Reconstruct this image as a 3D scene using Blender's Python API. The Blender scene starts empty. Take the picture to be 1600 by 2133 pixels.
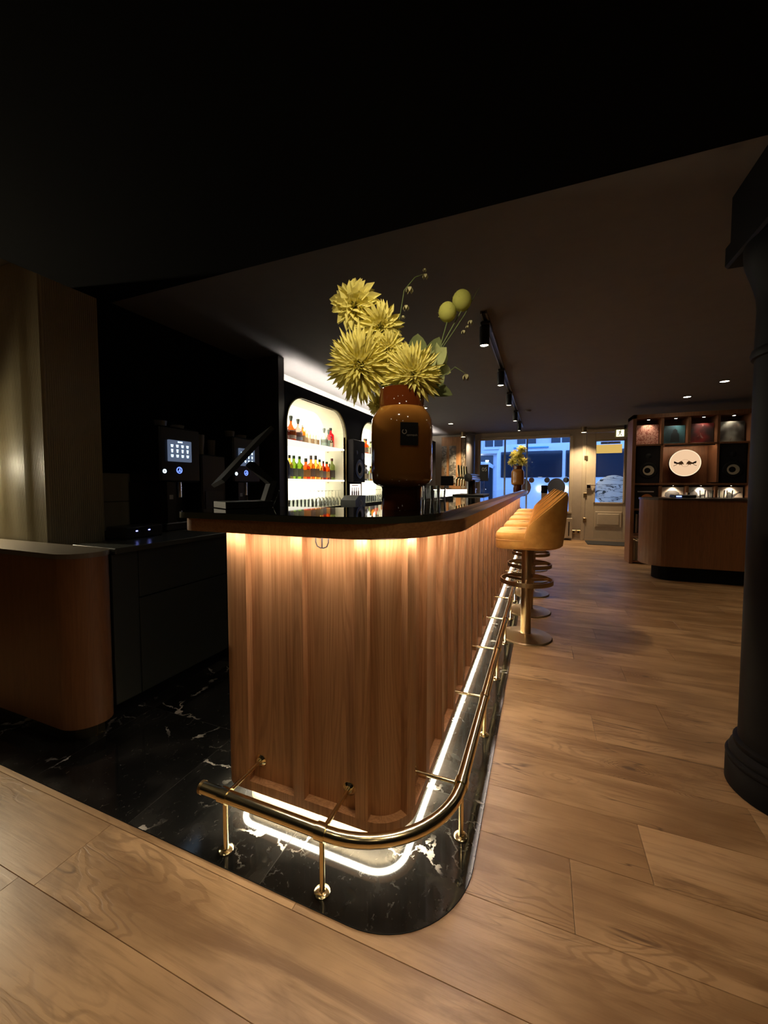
import bpy, math, random
from mathutils import Vector, Matrix
random.seed(7)
PI = math.pi
R = math.radians
SC = bpy.context.scene
COL = SC.collection

# ------------------------------------------------------------------ camera
F_PX = 820.0
cam = bpy.data.cameras.new('camera')
cam.sensor_fit = 'HORIZONTAL'; cam.sensor_width = 36.0
cam.lens = F_PX / 1600.0 * 36.0
cam.shift_y = -(1066.5 - 1050.0) / 1600.0
cam.clip_start = 0.02; cam.clip_end = 200
camo = bpy.data.objects.new('camera', cam); COL.objects.link(camo)
camo.location = (0, 0, 1.25)
camo.rotation_euler = (R(90 - 2.793), 0, R(21.778))
SC.camera = camo

# ------------------------------------------------------------------ world / exposure
w = bpy.data.worlds.new('dusk'); SC.world = w; w.use_nodes = True
bg = w.node_tree.nodes['Background']
bg.inputs[0].default_value = (0.19, 0.39, 1.0, 1); bg.inputs[1].default_value = 1.9
SC.view_settings.view_transform = 'Standard'
SC.view_settings.look = 'None'
SC.view_settings.exposure = 1.0
SC.view_settings.gamma = 1.0
SC.view_settings.use_curve_mapping = False
SC.cycles.max_bounces = 6; SC.cycles.diffuse_bounces = 3; SC.cycles.glossy_bounces = 4; SC.cycles.transparent_max_bounces = 10
SC.cycles.adaptive_threshold = 0.03
WARM = (1.0, 0.74, 0.46)
LEDC = (1.0, 0.83, 0.71)

# ------------------------------------------------------------------ node helpers
def new_mat(name):
    m = bpy.data.materials.new(name); m.use_nodes = True
    nt = m.node_tree; nt.nodes.clear()
    out = nt.nodes.new('ShaderNodeOutputMaterial')
    return m, nt, out
def nd(nt, t, ins=None, **props):
    n = nt.nodes.new('ShaderNode' + t)
    for k, v in props.items(): setattr(n, k, v)
    if ins:
        for k, v in ins.items():
            s = n.inputs[k]
            if hasattr(v, 'is_output') or isinstance(v, bpy.types.NodeSocket): nt.links.new(v, s)
            else:
                if isinstance(v, tuple) and len(v) == 3 and s.type == 'RGBA': v = v + (1,)
                s.default_value = v
    return n
def mth(nt, op, a, b=None, c=None, clamp=False):
    ins = {0: a}
    if b is not None: ins[1] = b
    if c is not None: ins[2] = c
    n = nd(nt, 'Math', ins, operation=op); n.use_clamp = clamp
    return n.outputs[0]
def mixc(nt, f, a, b, mode='MIX'):
    n = nt.nodes.new('ShaderNodeMix'); n.data_type = 'RGBA'; n.blend_type = mode
    for k, v in ((0, f), (6, a), (7, b)):
        if isinstance(v, bpy.types.NodeSocket): nt.links.new(v, n.inputs[k])
        else:
            if isinstance(v, tuple) and len(v) == 3: v = v + (1,)
            n.inputs[k].default_value = v
    return n.outputs[2]
def smooth(nt, v, lo, hi):
    n = nd(nt, 'MapRange', {0: v, 1: lo, 2: hi}, interpolation_type='SMOOTHSTEP')
    return n.outputs[0]
def pos(nt, scale=(1, 1, 1), rnd=True, amt=(17.3, 31.7, 9.1)):
    g = nt.nodes.new('ShaderNodeNewGeometry')
    v = g.outputs['Position']
    if rnd:
        oi = nt.nodes.new('ShaderNodeObjectInfo')
        s = nd(nt, 'VectorMath', {0: amt, 'Scale': oi.outputs['Random']}, operation='SCALE').outputs[0]
        v = nd(nt, 'VectorMath', {0: v, 1: s}, operation='ADD').outputs[0]
    return nd(nt, 'VectorMath', {0: v, 1: scale}, operation='MULTIPLY').outputs[0]
def noise(nt, vec, scale, detail=3, rough=0.55, dist=0.0):
    return nd(nt, 'TexNoise', {'Vector': vec, 'Scale': scale, 'Detail': detail, 'Roughness': rough, 'Distortion': dist}).outputs[0]
def bsdf(nt, out, col=(0.8, 0.8, 0.8), rough=0.5, metal=0.0, **kw):
    ins = {'Base Color': col, 'Roughness': rough, 'Metallic': metal}
    ins.update(kw)
    n = nd(nt, 'BsdfPrincipled', ins)
    nt.links.new(n.outputs[0], out.inputs[0]); return n
def bump(nt, h, strength=0.3, dist=0.002):
    return nd(nt, 'Bump', {'Height': h, 'Strength': strength, 'Distance': dist}).outputs[0]

MATS = {}
def plain(name, col, rough=0.5, metal=0.0, **kw):
    if name in MATS: return MATS[name]
    m, nt, out = new_mat(name)
    v = pos(nt, (1, 1, 1), False)
    n = noise(nt, v, 9.0, 4)
    c = mixc(nt, n, tuple(x * 0.88 for x in col), tuple(min(1, x * 1.1) for x in col))
    bsdf(nt, out, c, rough, metal, **kw)
    MATS[name] = m; return m
def emis(name, col, strength):
    if name in MATS: return MATS[name]
    m, nt, out = new_mat(name)
    e = nd(nt, 'Emission', {0: col, 1: strength}); nt.links.new(e.outputs[0], out.inputs[0])
    MATS[name] = m; return m
def tinted(name, col, rough=0.04, gloss=0.12, dens=1.0):
    """clear tinted glass: coloured straight-through light plus a glossy skin"""
    if name in MATS: return MATS[name]
    m, nt, out = new_mat(name)
    tr = nd(nt, 'BsdfTransparent', {0: tuple(col)})
    gl = nd(nt, 'BsdfGlossy', {0: (1, 1, 1), 1: rough})
    fr = nd(nt, 'Fresnel', {0: 1.45})
    fac = mth(nt, 'MULTIPLY', fr.outputs[0], gloss * 8, clamp=True)
    mx = nd(nt, 'MixShader', {0: fac, 1: tr.outputs[0], 2: gl.outputs[0]})
    df = nd(nt, 'BsdfDiffuse', {0: tuple(col)})
    mx2 = nd(nt, 'MixShader', {0: 0.12 * dens, 1: mx.outputs[0], 2: df.outputs[0]})
    nt.links.new(mx2.outputs[0], out.inputs[0])
    MATS[name] = m; return m

def make_floor_wood():
    m, nt, out = new_mat('oak_floor')
    oi = nt.nodes.new('ShaderNodeObjectInfo'); rnd = oi.outputs['Random']
    p = pos(nt, (1, 1, 1))
    warp = noise(nt, nd(nt, 'VectorMath', {0: p, 1: (1.5, 4.5, 1)}, operation='MULTIPLY').outputs[0], 1.0, 3, 0.5)
    fine = noise(nt, nd(nt, 'VectorMath', {0: p, 1: (4.0, 90, 1)}, operation='MULTIPLY').outputs[0], 1.0, 4, 0.65, 0.4)
    mid = noise(nt, nd(nt, 'VectorMath', {0: p, 1: (1.6, 12, 1)}, operation='MULTIPLY').outputs[0], 1.0, 5, 0.6, 0.8)
    blot = noise(nt, nd(nt, 'VectorMath', {0: p, 1: (2.2, 5.0, 1)}, operation='MULTIPLY').outputs[0], 1.0, 3, 0.5)
    # cathedral rings where the warp field bunches up
    ring = mth(nt, 'SINE', mth(nt, 'MULTIPLY', mth(nt, 'ADD', warp, mth(nt, 'MULTIPLY', fine, 0.02)), 150.0))
    rmask = smooth(nt, noise(nt, nd(nt, 'VectorMath', {0: p, 1: (1.3, 3.0, 1)}, operation='MULTIPLY').outputs[0], 1.0, 2), 0.52, 0.66)
    ringd = mth(nt, 'MULTIPLY', smooth(nt, ring, 0.1, 1.0), rmask)
    # long dark cracks / mineral streaks
    crk = noise(nt, nd(nt, 'VectorMath', {0: p, 1: (1.1, 9.0, 1)}, operation='MULTIPLY').outputs[0], 1.0, 3, 0.5, 0.5)
    crack = mth(nt, 'MULTIPLY', smooth(nt, mth(nt, 'ABSOLUTE', mth(nt, 'SUBTRACT', crk, 0.5)), 0.014, 0.0),
                smooth(nt, noise(nt, p, 2.3, 2), 0.50, 0.62))
    vor = nd(nt, 'TexVoronoi', {'Vector': nd(nt, 'VectorMath', {0: p, 1: (1.0, 1.9, 0.0)}, operation='MULTIPLY').outputs[0], 'Scale': 1.9}, feature='F1').outputs[0]
    vw = mth(nt, 'ADD', vor, mth(nt, 'MULTIPLY', mth(nt, 'SUBTRACT', mid, 0.5), 0.14))
    knot = mth(nt, 'MULTIPLY', smooth(nt, vw, 0.085, 0.02), smooth(nt, noise(nt, p, 1.4, 1), 0.46, 0.56))
    kring = mth(nt, 'MULTIPLY', mth(nt, 'MULTIPLY', smooth(nt, vw, 0.26, 0.10), smooth(nt, mth(nt, 'SINE', mth(nt, 'MULTIPLY', vw, 190.0)), 0.2, 1.0)),
                smooth(nt, noise(nt, p, 1.4, 1), 0.44, 0.54))
    c = mixc(nt, rnd, (0.35, 0.205, 0.095), (0.54, 0.345, 0.175))
    c = mixc(nt, mth(nt, 'MULTIPLY', smooth(nt, blot, 0.40, 0.72), 0.75), c, (0.215, 0.115, 0.046))
    c = mixc(nt, mth(nt, 'MULTIPLY', smooth(nt, blot, 0.48, 0.25), 0.45), c, (0.56, 0.375, 0.20))
    c = mixc(nt, mth(nt, 'MULTIPLY', smooth(nt, mid, 0.45, 0.68), 0.78), c, (0.22, 0.115, 0.046))
    c = mixc(nt, mth(nt, 'MULTIPLY', smooth(nt, fine, 0.48, 0.75), 0.42), c, (0.20, 0.105, 0.042))
    c = mixc(nt, mth(nt, 'MULTIPLY', ringd, 0.42), c, (0.17, 0.085, 0.034))
    c = mixc(nt, mth(nt, 'MULTIPLY', kring, 0.6), c, (0.15, 0.075, 0.03))
    c = mixc(nt, mth(nt, 'MULTIPLY', crack, 0.85), c, (0.09, 0.042, 0.017))
    c = mixc(nt, mth(nt, 'MULTIPLY', knot, 0.9), c, (0.09, 0.045, 0.022))
    h = mth(nt, 'ADD', mth(nt, 'MULTIPLY', fine, 0.6), mth(nt, 'MULTIPLY', ringd, -0.7))
    bsdf(nt, out, c, mth(nt, 'ADD', 0.27, mth(nt, 'MULTIPLY', mid, 0.2)), 0.0, Normal=bump(nt, h, 0.35, 0.002))
    return m
def make_veneer(name, base, dark, rough=0.42, along=2, freq=1.0, spec=0.35):
    """straight grained veneer with cathedral figures; along = axis of the grain"""
    m, nt, out = new_mat(name)
    p = pos(nt, (1, 1, 1))
    def sc(a, b):
        v = [b * freq] * 3; v[along] = a * freq
        return nd(nt, 'VectorMath', {0: p, 1: tuple(v)}, operation='MULTIPLY').outputs[0]
    warp = noise(nt, sc(0.55, 7.5), 1.0, 2, 0.4)
    fine = noise(nt, sc(3.0, 160.0), 1.0, 4, 0.6)
    mid = noise(nt, sc(0.8, 30.0), 1.0, 4, 0.6)
    ring = smooth(nt, mth(nt, 'SINE', mth(nt, 'MULTIPLY', warp, 150.0)), 0.0, 1.0)
    oi = nt.nodes.new('ShaderNodeObjectInfo')
    c = mixc(nt, oi.outputs['Random'], base, tuple(x * 0.86 for x in base))
    c = mixc(nt, mth(nt, 'MULTIPLY', ring, 0.30), c, dark)
    c = mixc(nt, mth(nt, 'MULTIPLY', smooth(nt, mid, 0.42, 0.72), 0.4), c, dark)
    c = mixc(nt, mth(nt, 'MULTIPLY', smooth(nt, fine, 0.45, 0.7), 0.42), c, dark)
    b = bsdf(nt, out, c, rough, 0.0, Normal=bump(nt, fine, 0.15, 0.001))
    b.inputs['Specular IOR Level'].default_value = spec
    return m
def make_marble():
    m, nt, out = new_mat('black_marble')
    p = pos(nt, (1, 1, 1), True, (3.1, 5.7, 0))
    d = nd(nt, 'TexNoise', {'Vector': p, 'Scale': 5.0, 'Detail': 6.0, 'Roughness': 0.62})
    dc = nd(nt, 'VectorMath', {0: d.outputs[1], 1: (0.5, 0.5, 0.5)}, operation='SUBTRACT').outputs[0]
    q = nd(nt, 'VectorMath', {0: p, 1: nd(nt, 'VectorMath', {0: dc, 'Scale': 0.22}, operation='SCALE').outputs[0]}, operation='ADD').outputs[0]
    q2 = nd(nt, 'VectorMath', {0: q, 1: (1, 1, 0)}, operation='MULTIPLY').outputs[0]
    e1 = nd(nt, 'TexVoronoi', {'Vector': q2, 'Scale': 2.1}, feature='DISTANCE_TO_EDGE').outputs[0]
    wv = mth(nt, 'MULTIPLY', smooth(nt, noise(nt, p, 14.0, 3), 0.40, 0.75), 0.022)
    m1 = smooth(nt, noise(nt, p, 2.6, 3), 0.50, 0.62)
    vein = mth(nt, 'MULTIPLY', smooth(nt, mth(nt, 'SUBTRACT', e1, wv), 0.006, 0.0), m1)
    e2 = nd(nt, 'TexVoronoi', {'Vector': q2, 'Scale': 6.5}, feature='DISTANCE_TO_EDGE').outputs[0]
    vein2 = mth(nt, 'MULTIPLY', smooth(nt, e2, 0.022, 0.0), smooth(nt, noise(nt, p, 3.7, 3), 0.56, 0.72))
    fl = noise(nt, nd(nt, 'VectorMath', {0: q, 1: (95, 34, 1)}, operation='MULTIPLY').outputs[0], 1.0, 3, 0.6)
    fleck = mth(nt, 'MULTIPLY', smooth(nt, fl, 0.60, 0.80), 0.16)
    cloud = mth(nt, 'MULTIPLY', smooth(nt, noise(nt, q, 3.4, 4), 0.4, 0.8), 0.05)
    f = mth(nt, 'ADD', mth(nt, 'MULTIPLY', vein, 0.95), mth(nt, 'ADD', mth(nt, 'MULTIPLY', vein2, 0.30), mth(nt, 'ADD', fleck, cloud)), clamp=True)
    c = mixc(nt, f, (0.009, 0.009, 0.0085), (0.66, 0.62, 0.55))
    bsdf(nt, out, c, mth(nt, 'ADD', 0.085, mth(nt, 'MULTIPLY', fleck, 0.8)), 0.0)
    return m
def make_brushed(name, col, rough):
    m, nt, out = new_mat(name)
    p = pos(nt, (1, 1, 1), False)
    n = noise(nt, nd(nt, 'VectorMath', {0: p, 1: (40, 40, 3)}, operation='MULTIPLY').outputs[0], 6.0, 3)
    bsdf(nt, out, mixc(nt, n, tuple(x * .9 for x in col), col), mth(nt, 'ADD', rough - 0.05, mth(nt, 'MULTIPLY', n, 0.1)), 1.0)
    return m
def make_velvet():
    m, nt, out = new_mat('mustard_velvet')
    p = pos(nt, (1, 1, 1))
    n = noise(nt, p, 14.0, 4, 0.6); f = noise(nt, p, 400.0, 2)
    c = mixc(nt, smooth(nt, n, 0.3, 0.75), (0.60, 0.30, 0.055), (0.47, 0.215, 0.032))
    b = bsdf(nt, out, c, 0.8, 0.0, Normal=bump(nt, f, 0.15, 0.001))
    b.inputs['Sheen Weight'].default_value = 0.35; b.inputs['Sheen Roughness'].default_value = 0.4
    b.inputs['Sheen Tint'].default_value = (1, 0.75, 0.4, 1)
    return m
def make_print(name, kind, a, b, c):
    """flat printed picture: abstract two and three tone patterns"""
    m, nt, out = new_mat(name)
    p = pos(nt, (1, 1, 1), False)
    n1 = noise(nt, p, 9.0, 4, 0.6, 1.5); n2 = noise(nt, p, 3.5, 2)
    if kind == 'scrawl':
        l = smooth(nt, mth(nt, 'ABSOLUTE', mth(nt, 'SUBTRACT', noise(nt, p, 16.0, 2, 0.5, 1.2), 0.5)), 0.05, 0.02)
        col = mixc(nt, l, a, b)
    elif kind == 'lines':
        s = noise(nt, nd(nt, 'VectorMath', {0: p, 1: (2.5, 1, 12)}, operation='MULTIPLY').outputs[0], 1.0, 3, 0.55, 0.6)
        l = smooth(nt, mth(nt, 'ABSOLUTE', mth(nt, 'SUBTRACT', s, 0.5)), 0.025, 0.006)
        col = mixc(nt, l, a, b)
    elif kind == 'blot':
        col = mixc(nt, smooth(nt, n1, 0.42, 0.58), a, b); col = mixc(nt, smooth(nt, n2, 0.55, 0.7), col, c)
    else:
        col = mixc(nt, smooth(nt, n2, 0.35, 0.65), a, b); col = mixc(nt, smooth(nt, n1, 0.6, 0.75), col, c)
    bsdf(nt, out, col, 0.5)
    return m
def make_sticker():
    m, nt, out = new_mat('wave_sticker')
    p = pos(nt, (1, 1, 1), False)
    s = noise(nt, nd(nt, 'VectorMath', {0: p, 1: (2.5, 1, 12)}, operation='MULTIPLY').outputs[0], 1.0, 3, 0.55, 0.6)
    l = smooth(nt, mth(nt, 'ABSOLUTE', mth(nt, 'SUBTRACT', s, 0.5)), 0.025, 0.006)
    c = mixc(nt, l, (0.86, 0.93, 0.88), (0.10, 0.16, 0.18))
    d = nd(nt, 'BsdfDiffuse', {0: c}); t = nd(nt, 'BsdfTranslucent', {0: c})
    mx = nd(nt, 'MixShader', {0: 0.82, 1: d.outputs[0], 2: t.outputs[0]})
    nt.links.new(mx.outputs[0], out.inputs[0]); return m
def make_petal(name, a, b, trans=0.35):
    m, nt, out = new_mat(name)
    p = pos(nt, (1, 1, 1), False)
    c = mixc(nt, noise(nt, p, 30.0, 3), a, b)
    d = nd(nt, 'BsdfDiffuse', {0: c}); t = nd(nt, 'BsdfTranslucent', {0: c})
    mx = nd(nt, 'MixShader', {0: trans, 1: d.outputs[0], 2: t.outputs[0]})
    nt.links.new(mx.outputs[0], out.inputs[0]); return m

M = dict(
    oak=make_floor_wood(), marble=make_marble(),
    veneer=make_veneer('bar_veneer', (0.50, 0.255, 0.112), (0.21, 0.088, 0.028), 0.45),
    trimwood=make_veneer('trim_wood', (0.36, 0.185, 0.078), (0.17, 0.075, 0.028), 0.32, along=1),
    wallwood=make_veneer('wall_wood', (0.50, 0.25, 0.095), (0.15, 0.065, 0.024), 0.5),
    shelfwood=make_veneer('shelf_wood', (0.27, 0.125, 0.06), (0.13, 0.055, 0.025), 0.5),
    cabwood=make_veneer('cabinet_wood', (0.17, 0.072, 0.024), (0.11, 0.042, 0.014), 0.5),
    plinth=plain('pale_plinth', (0.62, 0.52, 0.36), 0.55),
    granite=plain('black_stone_top', (0.012, 0.014, 0.012), 0.03),
    granite_edge=plain('polished_stone_edge', (0.045, 0.050, 0.036), 0.15),
    brass=make_brushed('polished_brass', (0.92, 0.79, 0.47), 0.19),
    bronze=make_brushed('brushed_bronze', (0.42, 0.31, 0.17), 0.34),
    velvet=make_velvet(),
    piping=plain('velvet_piping', (0.52, 0.25, 0.05), 0.7),
    black=plain('black_metal', (0.012, 0.012, 0.013), 0.4),
    blackmatt=plain('black_paint', (0.0035, 0.0035, 0.004), 0.9, 0.0, **{'Specular IOR Level': 0.15}),
    darkwall=plain('charcoal_wall', (0.018, 0.017, 0.018), 0.85, 0.0, **{'Specular IOR Level': 0.1}),
    ceil=plain('dark_ceiling_paint', (0.125, 0.115, 0.108), 0.9),
    greige=plain('greige_wall_paint', (0.40, 0.33, 0.25), 0.6),
    greige2=plain('greige_door_paint', (0.46, 0.38, 0.27), 0.5),
    navy=plain('dark_column_paint', (0.0030, 0.0027, 0.0034), 0.55, 0.0, **{'Specular IOR Level': 0.10}),
    cream=plain('cream_laminate', (0.85, 0.78, 0.58), 0.5),
    white=plain('white_gloss', (0.8, 0.78, 0.74), 0.35),
    chrome=plain('chrome', (0.75, 0.75, 0.75), 0.12, 1.0),
    grout=plain('grey_grout', (0.07, 0.068, 0.062), 0.8),
    groove=plain('dark_groove', (0.05, 0.03, 0.015), 0.9),
    dkcab=plain('dark_green_cabinet', (0.018, 0.020, 0.015), 0.5),
    paper=plain('white_paper', (0.75, 0.73, 0.7), 0.7),
    kraft=plain('kraft_card', (0.45, 0.32, 0.2), 0.8),
    flute=plain('fluted_panel', (0.34, 0.30, 0.20), 0.5),
    tile=plain('splash_tile', (0.42, 0.40, 0.30), 0.3),
    rubber=plain('dark_mat', (0.03, 0.028, 0.026), 0.9),
    asphalt=plain('asphalt', (0.10, 0.10, 0.11), 0.8),
    facade=plain('pale_facade', (0.62, 0.62, 0.66), 0.8),
    buswhite=plain('white_bus_paint', (0.75, 0.77, 0.82), 0.4),
    darkglass=plain('dark_glazing', (0.012, 0.018, 0.03), 0.08),
    pane=tinted('clear_pane', (0.94, 0.97, 0.98), 0.01, 0.10, 0.05),
    stem=plain('green_stem', (0.10, 0.13, 0.04), 0.6),
    yellow=make_petal('yellow_petal', (0.86, 0.80, 0.30), (0.76, 0.67, 0.20)),
    palegreen=make_petal('pale_green_petal', (0.52, 0.55, 0.26), (0.36, 0.40, 0.16)),
    leaf=make_petal('grey_green_leaf', (0.10, 0.13, 0.05), (0.17, 0.19, 0.08), 0.25),
    ball=make_petal('pod_skin', (0.42, 0.44, 0.10), (0.52, 0.50, 0.14), 0.4),
    clear=tinted('clear_glass', (0.90, 0.91, 0.90), 0.02, 0.14, 0.1),
)

# ------------------------------------------------------------------ geometry helpers
class MB:
    def __init__(s): s.v = []; s.f = []; s.sm = []
    def add(s, vs, fs, smooth=False):
        b = len(s.v); s.v += [tuple(v) for v in vs]
        for f in fs: s.f.append(tuple(b + i for i in f)); s.sm.append(smooth)
        return s
    def box(s, x0, x1, y0, y1, z0, z1, bev=0.0):
        if x0 > x1: x0, x1 = x1, x0
        if y0 > y1: y0, y1 = y1, y0
        if z0 > z1: z0, z1 = z1, z0
        if bev <= 0:
            v = [(x, y, z) for z in (z0, z1) for y in (y0, y1) for x in (x0, x1)]
            return s.add(v, [(0, 2, 3, 1), (4, 5, 7, 6), (0, 1, 5, 4), (2, 6, 7, 3), (0, 4, 6, 2), (1, 3, 7, 5)])
        b = min(bev, (x1 - x0) * .49, (y1 - y0) * .49, (z1 - z0) * .49)
        X = (x0, x1); Y = (y0, y1); Z = (z0, z1)
        v = []; idx = {}
        for i in (0, 1):
            for j in (0, 1):
                for k in (0, 1):
                    sx, sy, sz = (1, -1)[i], (1, -1)[j], (1, -1)[k]
                    for a in range(3):
                        q = [X[i] + sx * b, Y[j] + sy * b, Z[k] + sz * b]
                        q[a] = (X[i], Y[j], Z[k])[a]
                        idx[(i, j, k, a)] = len(v); v.append(q)
        f = []
        for i in (0, 1):
            f.append([idx[(i, j, k, 0)] for j, k in ((0, 0), (1, 0), (1, 1), (0, 1))][::(1 if i else -1)])
            f.append([idx[(k, i, j, 1)] for j, k in ((0, 0), (1, 0), (1, 1), (0, 1))][::(1 if i else -1)])
            f.append([idx[(j, k, i, 2)] for j, k in ((0, 0), (1, 0), (1, 1), (0, 1))][::(1 if i else -1)])
        for j in (0, 1):
            for k in (0, 1):
                f.append((idx[(0, j, k, 1)], idx[(1, j, k, 1)], idx[(1, j, k, 2)], idx[(0, j, k, 2)]))
                f.append((idx[(j, 0, k, 0)], idx[(j, 1, k, 0)], idx[(j, 1, k, 2)], idx[(j, 0, k, 2)]))
                f.append((idx[(j, k, 0, 0)], idx[(j, k, 1, 0)], idx[(j, k, 1, 1)], idx[(j, k, 0, 1)]))
        for i in (0, 1):
            for j in (0, 1):
                for k in (0, 1): f.append((idx[(i, j, k, 0)], idx[(i, j, k, 1)], idx[(i, j, k, 2)]))
        return s.add(v, f)
    def lathe(s, prof, n=24, c=(0, 0, 0), axis=2, smooth=True, cap=True):
        v = []; f = []
        for r, h in prof:
            for i in range(n):
                a = 2 * PI * i / n
                q = [r * math.cos(a), r * math.sin(a), h]
                if axis == 0: q = [h, q[0], q[1]]
                elif axis == 1: q = [q[1], h, q[0]]
                v.append((q[0] + c[0], q[1] + c[1], q[2] + c[2]))
        for k in range(len(prof) - 1):
            for i in range(n):
                j = (i + 1) % n
                f.append((k * n + i, k * n + j, (k + 1) * n + j, (k + 1) * n + i))
        s.add(v, f, smooth)
        if cap:
            b = len(s.v) - len(v)
            for k in (0, len(prof) - 1):
                if prof[k][0] > 1e-5:
                    s.f.append(tuple(b + k * n + i for i in (range(n) if k else range(n - 1, -1, -1)))); s.sm.append(False)
        return s
    def cyl(s, c, r, z0, z1, n=20, axis=2): return s.lathe([(r, z0), (r, z1)], n, c, axis)
    def tube(s, pts, r, n=10, cap=True, closed=False):
        pts = [Vector(p) for p in pts]; v = []; f = []; m = len(pts)
        up = Vector((0, 0, 1)); prev = None
        for i, p in enumerate(pts):
            if closed: t = pts[(i + 1) % m] - pts[i - 1]
            else: t = pts[min(i + 1, m - 1)] - pts[max(i - 1, 0)]
            t.normalize()
            if prev is None:
                a = t.cross(up if abs(t.z) < .95 else Vector((1, 0, 0))).normalized()
            else:
                a = (prev - t * prev.dot(t)).normalized()
            prev = a; b = t.cross(a)
            rr = r[i] if isinstance(r, (list, tuple)) else r
            for k in range(n):
                g = 2 * PI * k / n
                v.append(p + a * math.cos(g) * rr + b * math.sin(g) * rr)
        for i in range(m if closed else m - 1):
            i2 = (i + 1) % m
            for k in range(n):
                k2 = (k + 1) % n
                f.append((i * n + k, i * n + k2, i2 * n + k2, i2 * n + k))
        s.add(v, f, True)
        if cap and not closed:
            b = len(s.v) - len(v)
            s.f.append(tuple(b + k for k in range(n - 1, -1, -1))); s.sm.append(False)
            s.f.append(tuple(b + (m - 1) * n + k for k in range(n))); s.sm.append(False)
        return s
    def prism(s, poly, z0, z1, smooth=False):
        n = len(poly)
        v = [(x, y, z0) for x, y in poly] + [(x, y, z1) for x, y in poly]
        s.add(v, [tuple(range(n - 1, -1, -1)), tuple(range(n, 2 * n))])
        return s.add(v, [(i, (i + 1) % n, n + (i + 1) % n, n + i) for i in range(n)], smooth)
    def plate(s, poly, o, u, w, t):
        """polygon (a,b) in plane o + a*u + b*w, thickness t along u x w"""
        o, u, w = Vector(o), Vector(u), Vector(w); n_ = u.cross(w).normalized() * t
        n = len(poly)
        v = [o + u * a + w * b for a, b in poly] + [o + u * a + w * b + n_ for a, b in poly]
        return s.add(v, [tuple(range(n - 1, -1, -1)), tuple(range(n, 2 * n))] + [(i, (i + 1) % n, n + (i + 1) % n, n + i) for i in range(n)])
    def build(s, name, mat, parent=None, smooth_all=None):
        me = bpy.data.meshes.new(name)
        me.from_pydata(s.v, [], s.f); me.validate(); me.update()
        if len(me.polygons) == len(s.sm): me.polygons.foreach_set('use_smooth', s.sm)
        if any(s.sm): me.set_sharp_from_angle(angle=R(38))
        me.materials.append(mat)
        o = bpy.data.objects.new(name, me); COL.objects.link(o)
        if parent is not None:
            o.parent = parent
            if parent.type == 'EMPTY': o.matrix_parent_inverse = Matrix.Translation(parent.location).inverted()
        return o
def tag(o, label, cat, group=None):
    o['label'] = label; o['category'] = cat
    if group: o['group'] = group
    return o
def thing(name, label, cat, loc=(0, 0, 0), group=None):
    o = bpy.data.objects.new(name, None); COL.objects.link(o); o.location = loc
    o.empty_display_size = 0.1
    return tag(o, label, cat, group)
def struct(o): o['kind'] = 'structure'; return o
def sempty(name, loc=(0, 0, 0)):
    o = bpy.data.objects.new(name, None); COL.objects.link(o); o.location = loc
    return struct(o)
def dup(root, loc, label=None, group=None, rz=None):
    r = root.copy(); COL.objects.link(r); r.location = loc
    if rz is not None: r.rotation_euler = (0, 0, rz)
    if label: r['label'] = label
    if group: r['group'] = group
    def rec(a, b):
        for ch in list(a.children):
            c = ch.copy(); COL.objects.link(c); c.parent = b; rec(ch, c)
    rec(root, r); return r
def text_part(name, txt, size, mat, parent, loc, rot, thick=0.0005, align='CENTER'):
    cu = bpy.data.curves.new(name, 'FONT'); cu.body = txt; cu.size = size; cu.extrude = thick
    cu.align_x = align; cu.align_y = 'CENTER'
    tmp = bpy.data.objects.new('tmp_text', cu); COL.objects.link(tmp)
    bpy.context.view_layer.update()
    me = bpy.data.meshes.new_from_object(tmp.evaluated_get(bpy.context.evaluated_depsgraph_get()))
    bpy.data.objects.remove(tmp); bpy.data.curves.remove(cu)
    mx = Matrix.Translation(loc) @ rot.to_4x4()
    me.transform(mx)
    me.materials.clear(); me.materials.append(mat)
    o = bpy.data.objects.new(name, me); COL.objects.link(o); o.parent = parent
    if parent.type == 'EMPTY': o.matrix_parent_inverse = Matrix.Translation(parent.location).inverted()
    return o
def ring_poly(mb, o, u, w, r0, r1, a0, a1, n, t, shift=0.0):
    """flat ring segment; the hole may be shifted sideways to make a crescent"""
    o, u, w = Vector(o), Vector(u), Vector(w); nn = u.cross(w).normalized() * t
    v = []; f = []
    for i in range(n + 1):
        a = a0 + (a1 - a0) * i / n
        po = o + u * (r1 * math.cos(a)) + w * (r1 * math.sin(a))
        pi_ = o + u * (r0 * math.cos(a) + shift) + w * (r0 * math.sin(a))
        v += [po, pi_, po + nn, pi_ + nn]
    for i in range(n):
        b = i * 4; c = b + 4
        f += [(b, b + 1, c + 1, c), (b + 2, c + 2, c + 3, b + 3), (b, c, c + 2, b + 2), (b + 1, b + 3, c + 3, c + 1)]
    mb.add(v, f); return mb
def disc(mb, o, u, w, r, t, n=40, rx=None):
    rx = rx or r
    return mb.plate([(rx * math.cos(2 * PI * i / n), r * math.sin(2 * PI * i / n)) for i in range(n)], o, u, w, t)
def add_light(name, kind, loc, energy, color, parent=None, size=0.05, rot=None, spot=None, blend=0.6, sy=None):
    l = bpy.data.lights.new(name, kind); l.energy = energy; l.color = color
    if kind == 'AREA':
        l.size = size
        if sy: l.shape = 'RECTANGLE'; l.size_y = sy
    elif kind == 'SPOT':
        l.shadow_soft_size = size; l.spot_size = spot or R(70); l.spot_blend = blend
    else: l.shadow_soft_size = size
    o = bpy.data.objects.new(name, l); COL.objects.link(o); o.location = loc
    if rot: o.rotation_euler = rot
    if parent is not None:
        o.parent = parent
        if parent.type == 'EMPTY': o.matrix_parent_inverse = Matrix.Translation(parent.location).inverted()
    return o
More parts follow.
